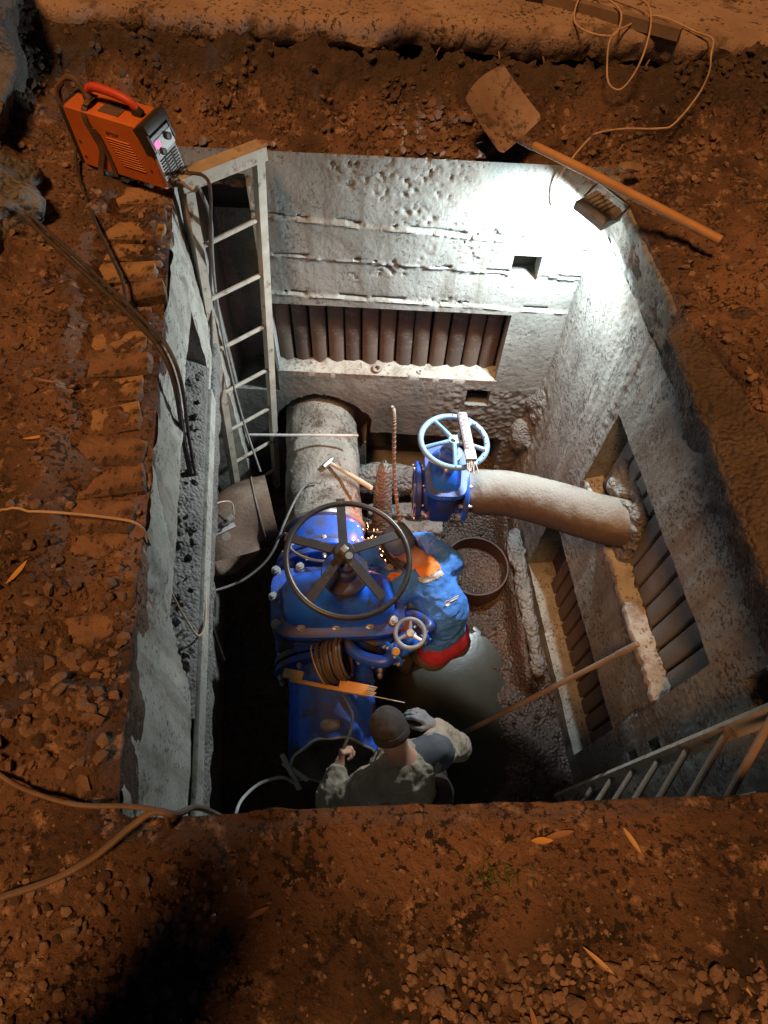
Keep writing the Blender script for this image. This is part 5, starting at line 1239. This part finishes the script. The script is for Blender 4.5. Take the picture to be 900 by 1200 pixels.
# ---- the man in the near corner, seen from behind and above
f, rv = torso_axes((-.44, .90)); base = np.array([.20, .55, -2.9]); up = np.array([0, 0, 1.0])
t = person(base, "man in dark knit cap and brown work jacket standing at the cut blue pipe", None)
Ls, Rs = np.array([-.005, .470, -1.625]), np.array([.325, .640, -1.615]); ch = (Ls + Rs) / 2
neck = ch + f * .015 + up * .075; hc = np.array([.088, .668, -1.395]); hup = unit(unit(hc - neck) + np.array([-.25, .55, .25]))
Le_, Lw = np.array([-.205, .415, -1.80]), np.array([-.165, .560, -1.735]); Re_, Rw = np.array([.465, .715, -1.82]), np.array([.315, .775, -1.67])
hip = np.array([.24, .455, -2.10]); pel = [hip - rv * .095, hip + rv * .095]
kn_ = [np.array([.12, .60, -2.50]), np.array([.38, .66, -2.50])]; an_ = [np.array([.10, .50, -2.86]), np.array([.38, .55, -2.86])]
s = SDF((-.35, .2, -2.98), (.62, .98, -1.22), .0085)
M_, g_ = head_shape(s, hc, hup, f + up * -.5)
s.chain([ch + up * .01 - f * .01, neck, hc - hup * .05 - f * .0], [.07, .056, .055], .03)
s.chain([ch, ch - up * .2 - f * .0, hip], [.115, .125, .13], .06); s.cap(Ls, Rs, .072, .072, .05)
s.chain([Ls, Le_, Lw], [.054, .043, .030], .03); s.chain([Rs, Re_, Rw], [.054, .043, .030], .03)
for i in (0, 1): s.chain([pel[i], kn_[i], an_[i]], [.085, .06, .042], .04); s.chain([an_[i], an_[i] + f * .16 - up * .015], [.045, .036], .02)
v, fa = s.mesh(); body = obj("body", (v, fa), SKIN, t, True, 0)
# hands at finer resolution belong to the body: merged in one mesh
hv, hf = [v], fa.tolist()
s = SDF((-.27, .50, -1.86), (-.04, .76, -1.60), .0042); add_hand(s, Lw, (.10, .60, .22), (.9, .0, -.25), 1.15, side=1); s.chain([Le_, Lw], [.043, .030], .02); v2, f2 = s.mesh(); c_ = len(v); hv.append(v2); hf += [[int(i) + c_ for i in q] for q in f2]
m_old = body.data; body.data = obj("tmp_body", (np.concatenate(hv) - base, hf), SKIN, None, False, 0).data; bpy.data.objects.remove(bpy.data.objects["tmp_body"]); body.data.name = "body"
# cap
s = SDF(hc - .17, hc + .17, .006); hcu = np.array(g_(0, -.008, .025)); n_ = -(unit(hup) - .0 * f); band = hcu - unit(hup) * .012
s.ell(hcu + unit(hup) * .01, (.090, .110, .108), M_, 0, cut=(-unit(unit(hup) + .28 * unit(f) * -1 * -1), band)); s.noise(.006, 40, 161, 3)
cap_ = sdf_obj("knit_cap", s, CAPM, t)
sub("cap_band", MB().loft([[band + M_ @ np.array([.0885 * a * math.cos(q), .1085 * a * math.sin(q) - .012, z]) for q in np.linspace(0, 2 * np.pi, 36, endpoint=False)] for a, z in ((.97, -.012), (1.01, -.008), (1.03, .01), (1.0, .026))]), CAPM, cap_, base, 60)
# jacket
s = SDF((-.36, .2, -2.32), (.64, .92, -1.46), .0085)
s.chain([ch + up * .0 - f * .012, ch - up * .2 - f * .012, hip - up * .03], [.135, .150, .152], .07); s.cap(Ls - up * .0, Rs, .088, .088, .06); s.cap(ch + f * .05 - up * .1, ch + f * .05 - up * .3, .12, .125, .05)
s.chain([Ls, Le_, Lw - (Lw - Le_) * .12], [.076, .064, .052], .035); s.chain([Rs, Re_, Rw - (Rw - Re_) * .15], [.076, .064, .052], .035)
s.cap(hip - rv * .09 - up * .12, hip + rv * .09 - up * .12, .12, .12, .05)
s.noise(.022, 8, 163, 4); s.folds(.010, (10, 10, 15), 164); s.folds(.005, (26, 26, 32), 166)
jk = sdf_obj("jacket", s, OLIVE, t)
sub("collar", MB().loft([[neck + up * z - f * .005 + (rv * math.cos(q) * a + f * math.sin(q) * a * 1.05) for q in np.linspace(0, 2 * np.pi, 32, endpoint=False)] for a, z in ((.095, -.055), (.083, -.02), (.078, .022), (.070, .026), (.068, -.01))], cap=False), SLATE, jk, base, 60)
# dark yoke patch over the right shoulder
s = SDF((.13, .48, -1.75), (.46, .80, -1.46), .0085); s.cap(ch + rv * .085 + up * .008, Rs + up * .004, .0925, .0945, .03); s.noise(.016, 9, 165, 3); vv, ff = s.mesh()
sdf_o = obj("shoulder_yoke", (vv, ff), SLATE, jk, False, 0); sdf_o.data.transform(Matrix.Translation(-Vector(base)))
for wr_, el in ((Lw, Le_), (Rw, Re_)): d = unit(wr_ - el); sub("cuff", MB().lathe([(.040, -.05), (.046, -.045), (.046, .004), (.040, .008), (.036, -.02)], wr_ - d * .015, d, 28), SLATE, jk, base, 60)
tr = SDF((-.1, .2, -2.92), (.62, .9, -1.96), .010)
tr.cap(pel[0], pel[1], .14, .14, .05)
for i in (0, 1): tr.chain([pel[i], kn_[i], an_[i] + up * .03], [.115, .085, .075], .05)
tr.noise(.02, 9, 167, 4); sdf_obj("trousers", tr, BOOT, t)
for i in (0, 1):
    b_ = SDF(an_[i] - .2, an_[i] + .25, .010); b_.chain([an_[i] + up * .06, an_[i] - up * .02], [.062, .055], .02); b_.chain([an_[i] - f * .04 - up * .02, an_[i] + f * .17 - up * .035], [.05, .045], .02); sdf_obj("boot", b_, BOOT, t)
s = SDF((.15, .62, -1.80), (.45, .95, -1.5), .0045); add_hand(s, Rw, (-.62, .40, .42), (-.4, -.3, -.8), .55, side=1, sc=1.08); s.chain([Rw - unit(Rw - Re_) * .05, Rw], [.040, .034], .02); s.noise(.004, 40, 168, 3); sdf_obj("glove", s, GLOVE, t)

# ---- the man bent over the weld
f, rv = torso_axes((-.56, .83)); base = np.array([.38, 1.45, -2.9])
t = person(base, "welder in blue jacket with orange shoulders and red hem bending over the pipe joint", None)
ch = np.array([.265, 1.64, -1.665]); Ls, Rs = ch - rv * .175, ch + rv * .175 + up * .0; neck = ch + f * .085 + up * .075; hc = np.array([.115, 1.79, -1.565]); hup = unit(unit(hc - neck) + up * .75)
hip = np.array([.405, 1.40, -2.04]); pel = [hip - rv * .10, hip + rv * .10]
Le_, Lw = np.array([-.03, 1.70, -1.72]), np.array([-.085, 1.885, -1.80]); Re_, Rw = np.array([.30, 1.98, -1.86]), np.array([.09, 2.05, -1.98])
kn_ = [np.array([.12, 1.62, -2.42]), np.array([.30, 1.76, -2.42])]; an_ = [np.array([.20, 1.50, -2.86]), np.array([.38, 1.64, -2.86])]
s = SDF((-.3, 1.1, -2.98), (.72, 2.25, -1.38), .0085)
M_, g_ = head_shape(s, hc, hup, f * 1.0 - up * .9)
s.chain([ch, neck, hc - hup * .05], [.075, .056, .055], .03); md = (ch + hip) / 2 + np.array([.045, -.03, .075])
s.chain([ch, md, hip], [.085, .095, .10], .05); s.cap(Ls, Rs, .06, .06, .05)
s.chain([Ls, Le_, Lw], [.054, .043, .030], .03); s.chain([Rs, Re_, Rw], [.054, .043, .030], .03)
for i in (0, 1): s.chain([pel[i], kn_[i], an_[i]], [.08, .06, .042], .04); s.chain([an_[i], an_[i] + f * .16 - up * .015], [.045, .036], .02)
add_hand(s, Rw, (-.8, .3, -.3), (0, -.3, -1), .5, side=-1)
v, fa = s.mesh(); hv, hf = [v], fa.tolist()
s = SDF((-.25, 1.78, -1.98), (.05, 2.10, -1.70), .0045); add_hand(s, Lw, (-.05, .75, -.35), (.2, -.2, -.9), .55, side=1); s.chain([Le_, Lw], [.043, .030], .02); v2, f2 = s.mesh(); hv.append(v2); hf += [[int(i) + len(v) for i in q] for q in f2]
obj("body", (np.concatenate(hv), hf), SKIN, t, True, 0)
def jacket_sdf(s, gr=0.0):
    s.chain([ch - f * .01, md, hip + (ch - hip) * .12], [.122 + gr, .138 + gr, .132 + gr], .06); s.cap(Ls, Rs, .080 + gr, .080 + gr, .06); s.cap(hip - rv * .065 + (ch - hip) * .15, hip + rv * .065 + (ch - hip) * .15, .112 + gr, .112 + gr, .05)
    s.chain([Ls, Le_, Lw - (Lw - Le_) * .12], [.076 + gr, .064 + gr, .052 + gr], .035); s.chain([Rs, Re_, Rw - (Rw - Re_) * .15], [.076 + gr, .064 + gr, .052 + gr], .035)
    s.noise(.014, 9, 171, 4); s.folds(.009, (9, 9, 17), 172); s.folds(.004, (26, 26, 34), 176); return s
s = jacket_sdf(SDF((-.25, 1.05, -2.35), (.75, 2.2, -1.42), .0085)); v, fa = s.mesh(); jk = obj("jacket", (v, fa), JBLUE, t, True, 0)
def patch(name, cond, m, gr=.0035):
    s = jacket_sdf(SDF((-.25, 1.05, -2.35), (.75, 2.2, -1.42), .0085), gr); v, fa = s.mesh(); k = cond(v[fa].mean(1)); fa = fa[k]; u_ids, inv = np.unique(fa, return_inverse=True)
    o = obj(name, (v[u_ids] - base, inv.reshape(-1, 4).tolist()), m, jk, False, 0); return o
ta = unit(ch - hip)
def along(p): return (p - hip) @ ta
yk = along(ch)
patch("orange_yoke", lambda p: (along(p) > yk + .065) & ((p - ch) @ rv > -.06) & ((p - ch) @ rv < .075) & ((p - ch) @ f < .075), JORANGE)
patch("reflective_tape", lambda p: (along(p) > yk + .035) & (along(p) < yk + .062) & ((p - ch) @ rv > -.07) & ((p - ch) @ rv < .07) & ((p - ch) @ np.cross(rv, ta) * (1 if np.cross(rv, ta)[2] > 0 else -1) > .02), JGREY)
ud = unit(Le_ - Ls)
patch("sleeve_band", lambda p: ((p - Ls) @ ud > .035) & ((p - Ls) @ ud < .085) & ((p - ch) @ rv < -.13), JORANGE)
# round white emblem and bar on the back
bp = (Ls + Rs) / 2 * .0 + ch + (hip - ch) * .20; bn = unit(np.cross(rv, ta)); bn = bn if bn[2] > 0 else -bn
def on_back(a, b_):   # a along rv, b_ along spine; finds the jacket surface
    p = bp + rv * a + ta * b_; V_ = v; q = V_ - p; h_ = q @ bn; d_ = np.linalg.norm(q - h_[:, None] * bn, axis=1); k = np.where((d_ < .02) & (h_ > 0))[0]; return p + bn * (h_[k].max() + .0012 if len(k) else .15)
def decal(name, pts, m):
    c0 = np.mean([on_back(*p) for p in pts], 0); vs_ = [on_back(*p) for p in pts]; hm = np.mean([q @ bn for q in vs_]) + .002; vs_ = [q + bn * (hm - q @ bn) for q in vs_]; n_ = len(vs_); top = [q + bn * .0008 for q in vs_]; bot = [q - bn * .003 for q in vs_]
    o = obj(name, (np.array(top + bot) - base, [list(range(n_)), list(range(2 * n_ - 1, n_ - 1, -1))] + [[i, (i + 1) % n_, n_ + (i + 1) % n_, n_ + i] for i in range(n_)][::1]), m, jk, False, 0); return o
decal("round_emblem", [(.005 + .017 * math.cos(a), .017 * math.sin(a)) for a in np.linspace(0, 2 * np.pi, 14, endpoint=False)], PRINTW)
decal("white_bar", [(.028, -.006), (.055, -.006), (.085, -.006), (.085, .007), (.055, .007), (.028, .007)], PRINTW)
s = SDF((.15, 1.05, -2.4), (.75, 1.7, -1.85), .0085); s.cap(hip - rv * .065 + ta * .03, hip + rv * .065 + ta * .03, .112, .112, .05); s.cap(hip - rv * .065 - ta * .045, hip + rv * .065 - ta * .035, .114, .114, .03); s.noise(.010, 12, 173, 3); sdf_obj("red_shirt", s, JRED, t)
tr = SDF((-.0, 1.0, -2.92), (.75, 1.95, -1.90), .010); tr.cap(pel[0] - ta * .11 + rv * .035 + f * .03, pel[1] - ta * .11 - rv * .035 + f * .03, .098, .098, .05)
for i in (0, 1): tr.chain([pel[i] - ta * .11 + f * .03, kn_[i], an_[i] + up * .03], [.09, .078, .07], .05)
tr.noise(.02, 9, 174, 4); sdf_obj("trousers", tr, TAN, t)
for i in (0, 1):
    b_ = SDF(an_[i] - .2, an_[i] + .25, .010); b_.chain([an_[i] + up * .06, an_[i] - up * .02], [.062, .055], .02); b_.chain([an_[i] - f * .04 - up * .02, an_[i] + f * .17 - up * .035], [.05, .045], .02); sdf_obj("boot", b_, BOOT, t)
hcu = np.array(g_(0, -.008, .025)); s = SDF(hc - .2, hc + .2, .006); s.ell(hcu + unit(hup) * .005, (.088, .108, .104), M_, 0, cut=(-unit(hup), hcu - unit(hup) * .03)); s.noise(.006, 26, 175, 3); sdf_obj("cap", s, CAPB, t)
# welding mask in front of the face
rings = []
for z in np.linspace(-.15, .10, 14):
    a0 = np.linspace(-1.25, 1.25, 18); b_ = 1 - .25 * (z / .16) ** 2
    outr = [g_(.112 * math.sin(a) * b_, .125 * math.cos(a) * b_ + .0, z) for a in a0]; inr = [g_(.108 * math.sin(a) * b_, .120 * math.cos(a) * b_ - .001, z) for a in a0[::-1]]
    rings.append(np.array(outr + inr))
mk = obj("welding_mask", MB().loft(rings), MASKM, t, True, 50)
sub("mask_window", MB().box(g_(0, .127, .01), (.095, .008, .05), M_, .004), BLACK, mk, base)

# ================================================================== WELD GLOW AND SPARKS
ld = bpy.data.lights.new("weld_glow", 'POINT'); ld.energy = TORCH_W; ld.color = (1.0, .30, .14); ld.shadow_soft_size = .02
WP = np.array([-.055, 2.02, -1.98])
t = thing("weld_arc", tuple(WP), "glowing welding point with orange sparks between the blue valve and the masked man", "sparks")
lo = bpy.data.objects.new("weld_glow", ld); scene.collection.objects.link(lo); lo.parent = t; lo.location = (.03, .13, .05)
mb = MB(); s = SDF(WP - .05, WP + .05, .006); s.ell(WP, (.018, .014, .012), None, 0); s.noise(.006, 60, 181, 3); vv, ff = s.mesh(); obj("molten_spot", (vv, ff), SPARK, t, True, 0)
vs, fs, c = [], [], 0
for k in range(70):
    a, el, L0 = rng.uniform(0, 6.28), rng.uniform(-.5, 1.0), .05 + .30 * rng.rand() ** 1.6; d = np.array([math.cos(a) * math.cos(el), math.sin(a) * math.cos(el) * .8 - .1, math.sin(el)]); p = WP + d * L0 - np.array([0, 0, L0 * L0 * 1.5]); d2 = unit(d - np.array([0, 0, 2.2 * L0]))
    r = .0012 + .0028 * rng.rand() ** 3; M4 = MB().tube([p - d2 * rng.uniform(.002, .014), p, p + d2 * rng.uniform(.002, .010)], [r * .4, r, r * .4], 6); v, f_ = M4.arrays(); vs.append(v); fs += [[i + c for i in q] for q in f_]; c += len(v)
tag(obj("spark", (np.concatenate(vs), fs), SPARK, t, True, 0), kind="stuff")

# ================================================================== STONES, LEAVES, STICKS ON THE NEAR GROUND
stone_me = []
for k, (v, f_) in enumerate(LUMPS2):
    me = bpy.data.meshes.new("stone"); me.from_pydata((v).tolist(), [], f_); me.materials.append(ROCK if k % 3 else CLOD); me.polygons.foreach_set("use_smooth", [True] * len(me.polygons)); me.set_sharp_from_angle(angle=R(32)); stone_me.append(me)
def stones(n, reg_, smin, smax, label, group, power=1.6, sink=.15, sep=.75):
    placed = []
    for _ in range(n * 12):
        if len(placed) >= n: break
        x, y = reg_(); r = smin + (smax - smin) * rng.rand() ** power
        if pit_sd(np.array([x]), np.array([y]))[0][0] < r: continue
        if any((x - a) ** 2 + (y - b) ** 2 < (sep * (r + q)) ** 2 for a, b, q in placed): continue
        placed.append((x, y, r)); o = bpy.data.objects.new("stone", stone_me[rng.randint(10)]); scene.collection.objects.link(o); o.scale = (r * rng.uniform(.85, 1.3), r * rng.uniform(.8, 1.1), r * rng.uniform(.7, 1.0))
        o.location = (x, y, float(ground(np.array(x), np.array(y))) + r * (.45 - sink)); o.rotation_euler = (rng.uniform(-.5, .5), rng.uniform(-.5, .5), rng.uniform(0, 6.28)); tag(o, label, "stone", group)
stones(120, lambda: (rng.uniform(.12, 1.15), rng.uniform(-.40, -.11) + .0), .012, .030, "brown rounded stone in the gravel patch along the bottom right edge", "gravel stones at the bottom right")
stones(26, lambda: (rng.uniform(-.92, -.42), rng.uniform(-.38, .02)), .010, .025, "brown stone half sunk in the dark earth at the bottom left", "stones at the bottom left")
stones(22, lambda: (-.83 + rng.normal() * .09, .40 + rng.normal() * .10), .010, .030, "reddish broken stone on the mound beside the left bricks", "stones on the left mound", 1.6, .42)
for (x, y, r, lb) in ((.125, .185, .016, "single pale stone on the near earth edge below the standing man"),): 
    o = bpy.data.objects.new("stone", stone_me[4]); scene.collection.objects.link(o); o.scale = (r * .9, r * 1.2, r * .6); o.location = (x, y - .015, float(ground(np.array(x), np.array(y - .015))) + .004); tag(o, lb, "stone")
def leaf(name, x, y, L, w, a, m, label, cat="leaf", curl=.25, z=None):
    v, f_ = [], []; n = 9
    for side in (0, 1):
        for i in range(n):
            t_ = i / (n - 1); hw_ = w * math.sin(math.pi * min(1, t_ * .96 + .02)) ** .8
            for j in (-1, 0, 1): v.append(((t_ - .5) * L, j * hw_ / 2, .004 + curl * L * (t_ - .5) ** 2 + abs(j) * .12 * hw_ - .0008 * side))
    for i in range(n - 1):
        for j in (0, 1): q = [i * 3 + j, (i + 1) * 3 + j, (i + 1) * 3 + j + 1, i * 3 + j + 1]; f_.append(q); f_.append([k + 3 * n for k in q[::-1]])
    o = obj(name, (v, f_), m, None, False, 60); o.location = (x, y, (float(ground(np.array(x), np.array(y))) if z is None else z) + .003); o.rotation_euler = (0, 0, a); return tag(o, label, cat)
leaf("leaf", .432, .135, .055, .016, .05, LEAFY, "small yellow leaf on the near edge left of the wood sliver")
leaf("leaf", .475, .150, .075, .015, .25, LEAFB, "long brown leaf touching the yellow leaf on the near edge")
leaf("wood_sliver", .655, .145, .068, .012, -1.0, STRAW, "short pale wood sliver on the near edge right of the yellow leaf", "sliver", .05)
leaf("wood_sliver", .54, -.105, .085, .010, -.65, STRAW, "pale straw lying above the gravel patch at the lower right", "sliver", .05)
leaf("leaf", .385, -.22, .055, .012, -1.3, LEAFB, "pale curled leaf at the left end of the gravel patch")
leaf("wood_sliver", .86, -.13, .06, .008, -1.0, STRAW, "thin straw among the stones at the lower right edge", "sliver", .1)
leaf("leaf", -.245, -.045, .055, .012, .5, LEAFB, "brown leaf in the dark earth at the lower left")
leaf("leaf", -.60, -.30, .06, .014, -1.0, LEAFY, "orange leaf at the bottom left corner")
leaf("leaf", -1.06, .76, .085, .016, 1.15, LEAFY, "curled yellow leaf on the earth left of the bricks, nearest the mound")
leaf("leaf", -1.17, 1.25, .075, .012, .25, LEAFY, "narrow yellow leaf on the earth beside the middle bricks")
leaf("leaf", -1.21, 1.50, .085, .012, -.12, LEAFB, "narrow brown leaf on the earth farthest up the brick row")
vs, fs, c = [], [], 0
for k in range(40):
    x, y = .33 + rng.normal() * .045, .06 + rng.normal() * .02; z = float(ground(np.array(x), np.array(y))); a = rng.uniform(0, 6.3); d = np.array([math.cos(a), math.sin(a), .5]); v, f_ = MB().tube([(x, y, z), np.array([x, y, z]) + d * .012, np.array([x, y, z]) + d * .02 + (0, 0, -.004)], [.0012, .003, .0006], 4).arrays(); vs.append(v); fs += [[i + c for i in q] for q in f_]; c += len(v)
tag(obj("weeds", (np.concatenate(vs), fs), WEED), kind="stuff")
# roots hanging from under the road slab
for k in range(11):
    x = -1.2 + .27 * k + rng.uniform(-.08, .08); e = slab_edge(x); L0 = rng.uniform(.05, .11)
    o = obj("root", MB().tube(spline([(x, e + .02, .25), (x + rng.uniform(-.02, .02), e - .012, .21), (x + rng.uniform(-.03, .03), e - .03, .23 - L0)], 5), [.005, .004, .0015], 6), LEAFB, None, False, 60); tag(o, "thin pale root hanging from under the road slab on the far bank", "root", "roots hanging under the road slab")

# ---- the photographer, standing on the near edge just behind the viewpoint (his shadow falls across the foreground)
base = np.array([-.66, -.60, 0.0]); f, rv = torso_axes((.1, 1)); t = thing("person", tuple(base), "man in dark coat standing on the near edge behind the viewpoint", "person")
z0 = float(ground(np.array(base[0]), np.array(base[1]))); B = base + np.array([0, 0, z0])
Ls, Rs = B - rv * .15 + up * 1.42, B + rv * .15 + up * 1.42; ch = B + up * 1.36; hip = B + up * .95; hc = B + up * 1.63 + f * .05
s = SDF(B + (-.5, -.4, -.05), B + (.5, .5, 1.85), .012); M_, g_ = head_shape(s, hc, up, f - up * .4); s.chain([ch, B + up * 1.5, hc - up * .05], [.07, .056, .055], .03); s.chain([ch, hip], [.10, .11], .05)
for q, S_ in ((-1, Ls), (1, Rs)):
    e_ = S_ + rv * q * .0 - up * .27 + f * .02; w_ = e_ + f * .2 + up * .06 - rv * q * .07; s.chain([S_, e_, w_], [.054, .043, .030], .03); add_hand(s, w_, f + up * .3 - rv * q * .5, -rv * q, .5, side=-q)
    s.chain([hip + rv * q * .09, B + rv * q * .13 + up * .5 + f * .03, B + rv * q * .15 + up * .06], [.085, .06, .042], .04); s.chain([B + rv * q * .15 + up * .05, B + rv * q * .15 + f * .17 + up * .035], [.045, .036], .02)
sdf_obj("body", s, SKIN, t)
s = SDF(B + (-.5, -.4, .5), B + (.5, .5, 1.6), .012); s.chain([ch, hip - up * .18], [.12, .14], .07); s.cap(Ls, Rs, .08, .08, .06); s.cap(hip - rv * .05 - up * .15, hip + rv * .05 - up * .15, .14, .14, .05)
for q, S_ in ((-1, Ls), (1, Rs)):
    e_ = S_ + rv * q * .0 - up * .27 + f * .02; w_ = e_ + f * .2 + up * .06 - rv * q * .07; s.chain([S_, e_, w_ + (e_ - w_) * .1], [.078, .066, .054], .035)
s.noise(.02, 8, 191, 4); sdf_obj("coat", s, BOOT, t)
s = SDF(B + (-.4, -.3, .02), B + (.4, .4, 1.05), .012)
for q in (-1, 1): s.chain([hip + rv * q * .09, B + rv * q * .13 + up * .5 + f * .03, B + rv * q * .15 + up * .08], [.11, .085, .075], .05)
s.noise(.015, 9, 192, 3); sdf_obj("trousers", s, BOOT, t)
for q in (-1, 1):
    s = SDF(B + rv * q * .15 + (-.2, -.2, -.05), B + rv * q * .15 + (.25, .35, .2), .012); s.chain([B + rv * q * .15 + up * .12, B + rv * q * .15 + up * .05], [.062, .055], .02); s.chain([B + rv * q * .15 - f * .04 + up * .045, B + rv * q * .15 + f * .19 + up * .04], [.05, .045], .02); sdf_obj("boot", s, BOOT, t)
s = SDF(hc - .2, hc + .2, .010); s.ell(hc + up * .03, (.088, .108, .10), M_, 0, cut=(-up, hc + up * .02)); sdf_obj("knit_cap", s, CAPM, t)
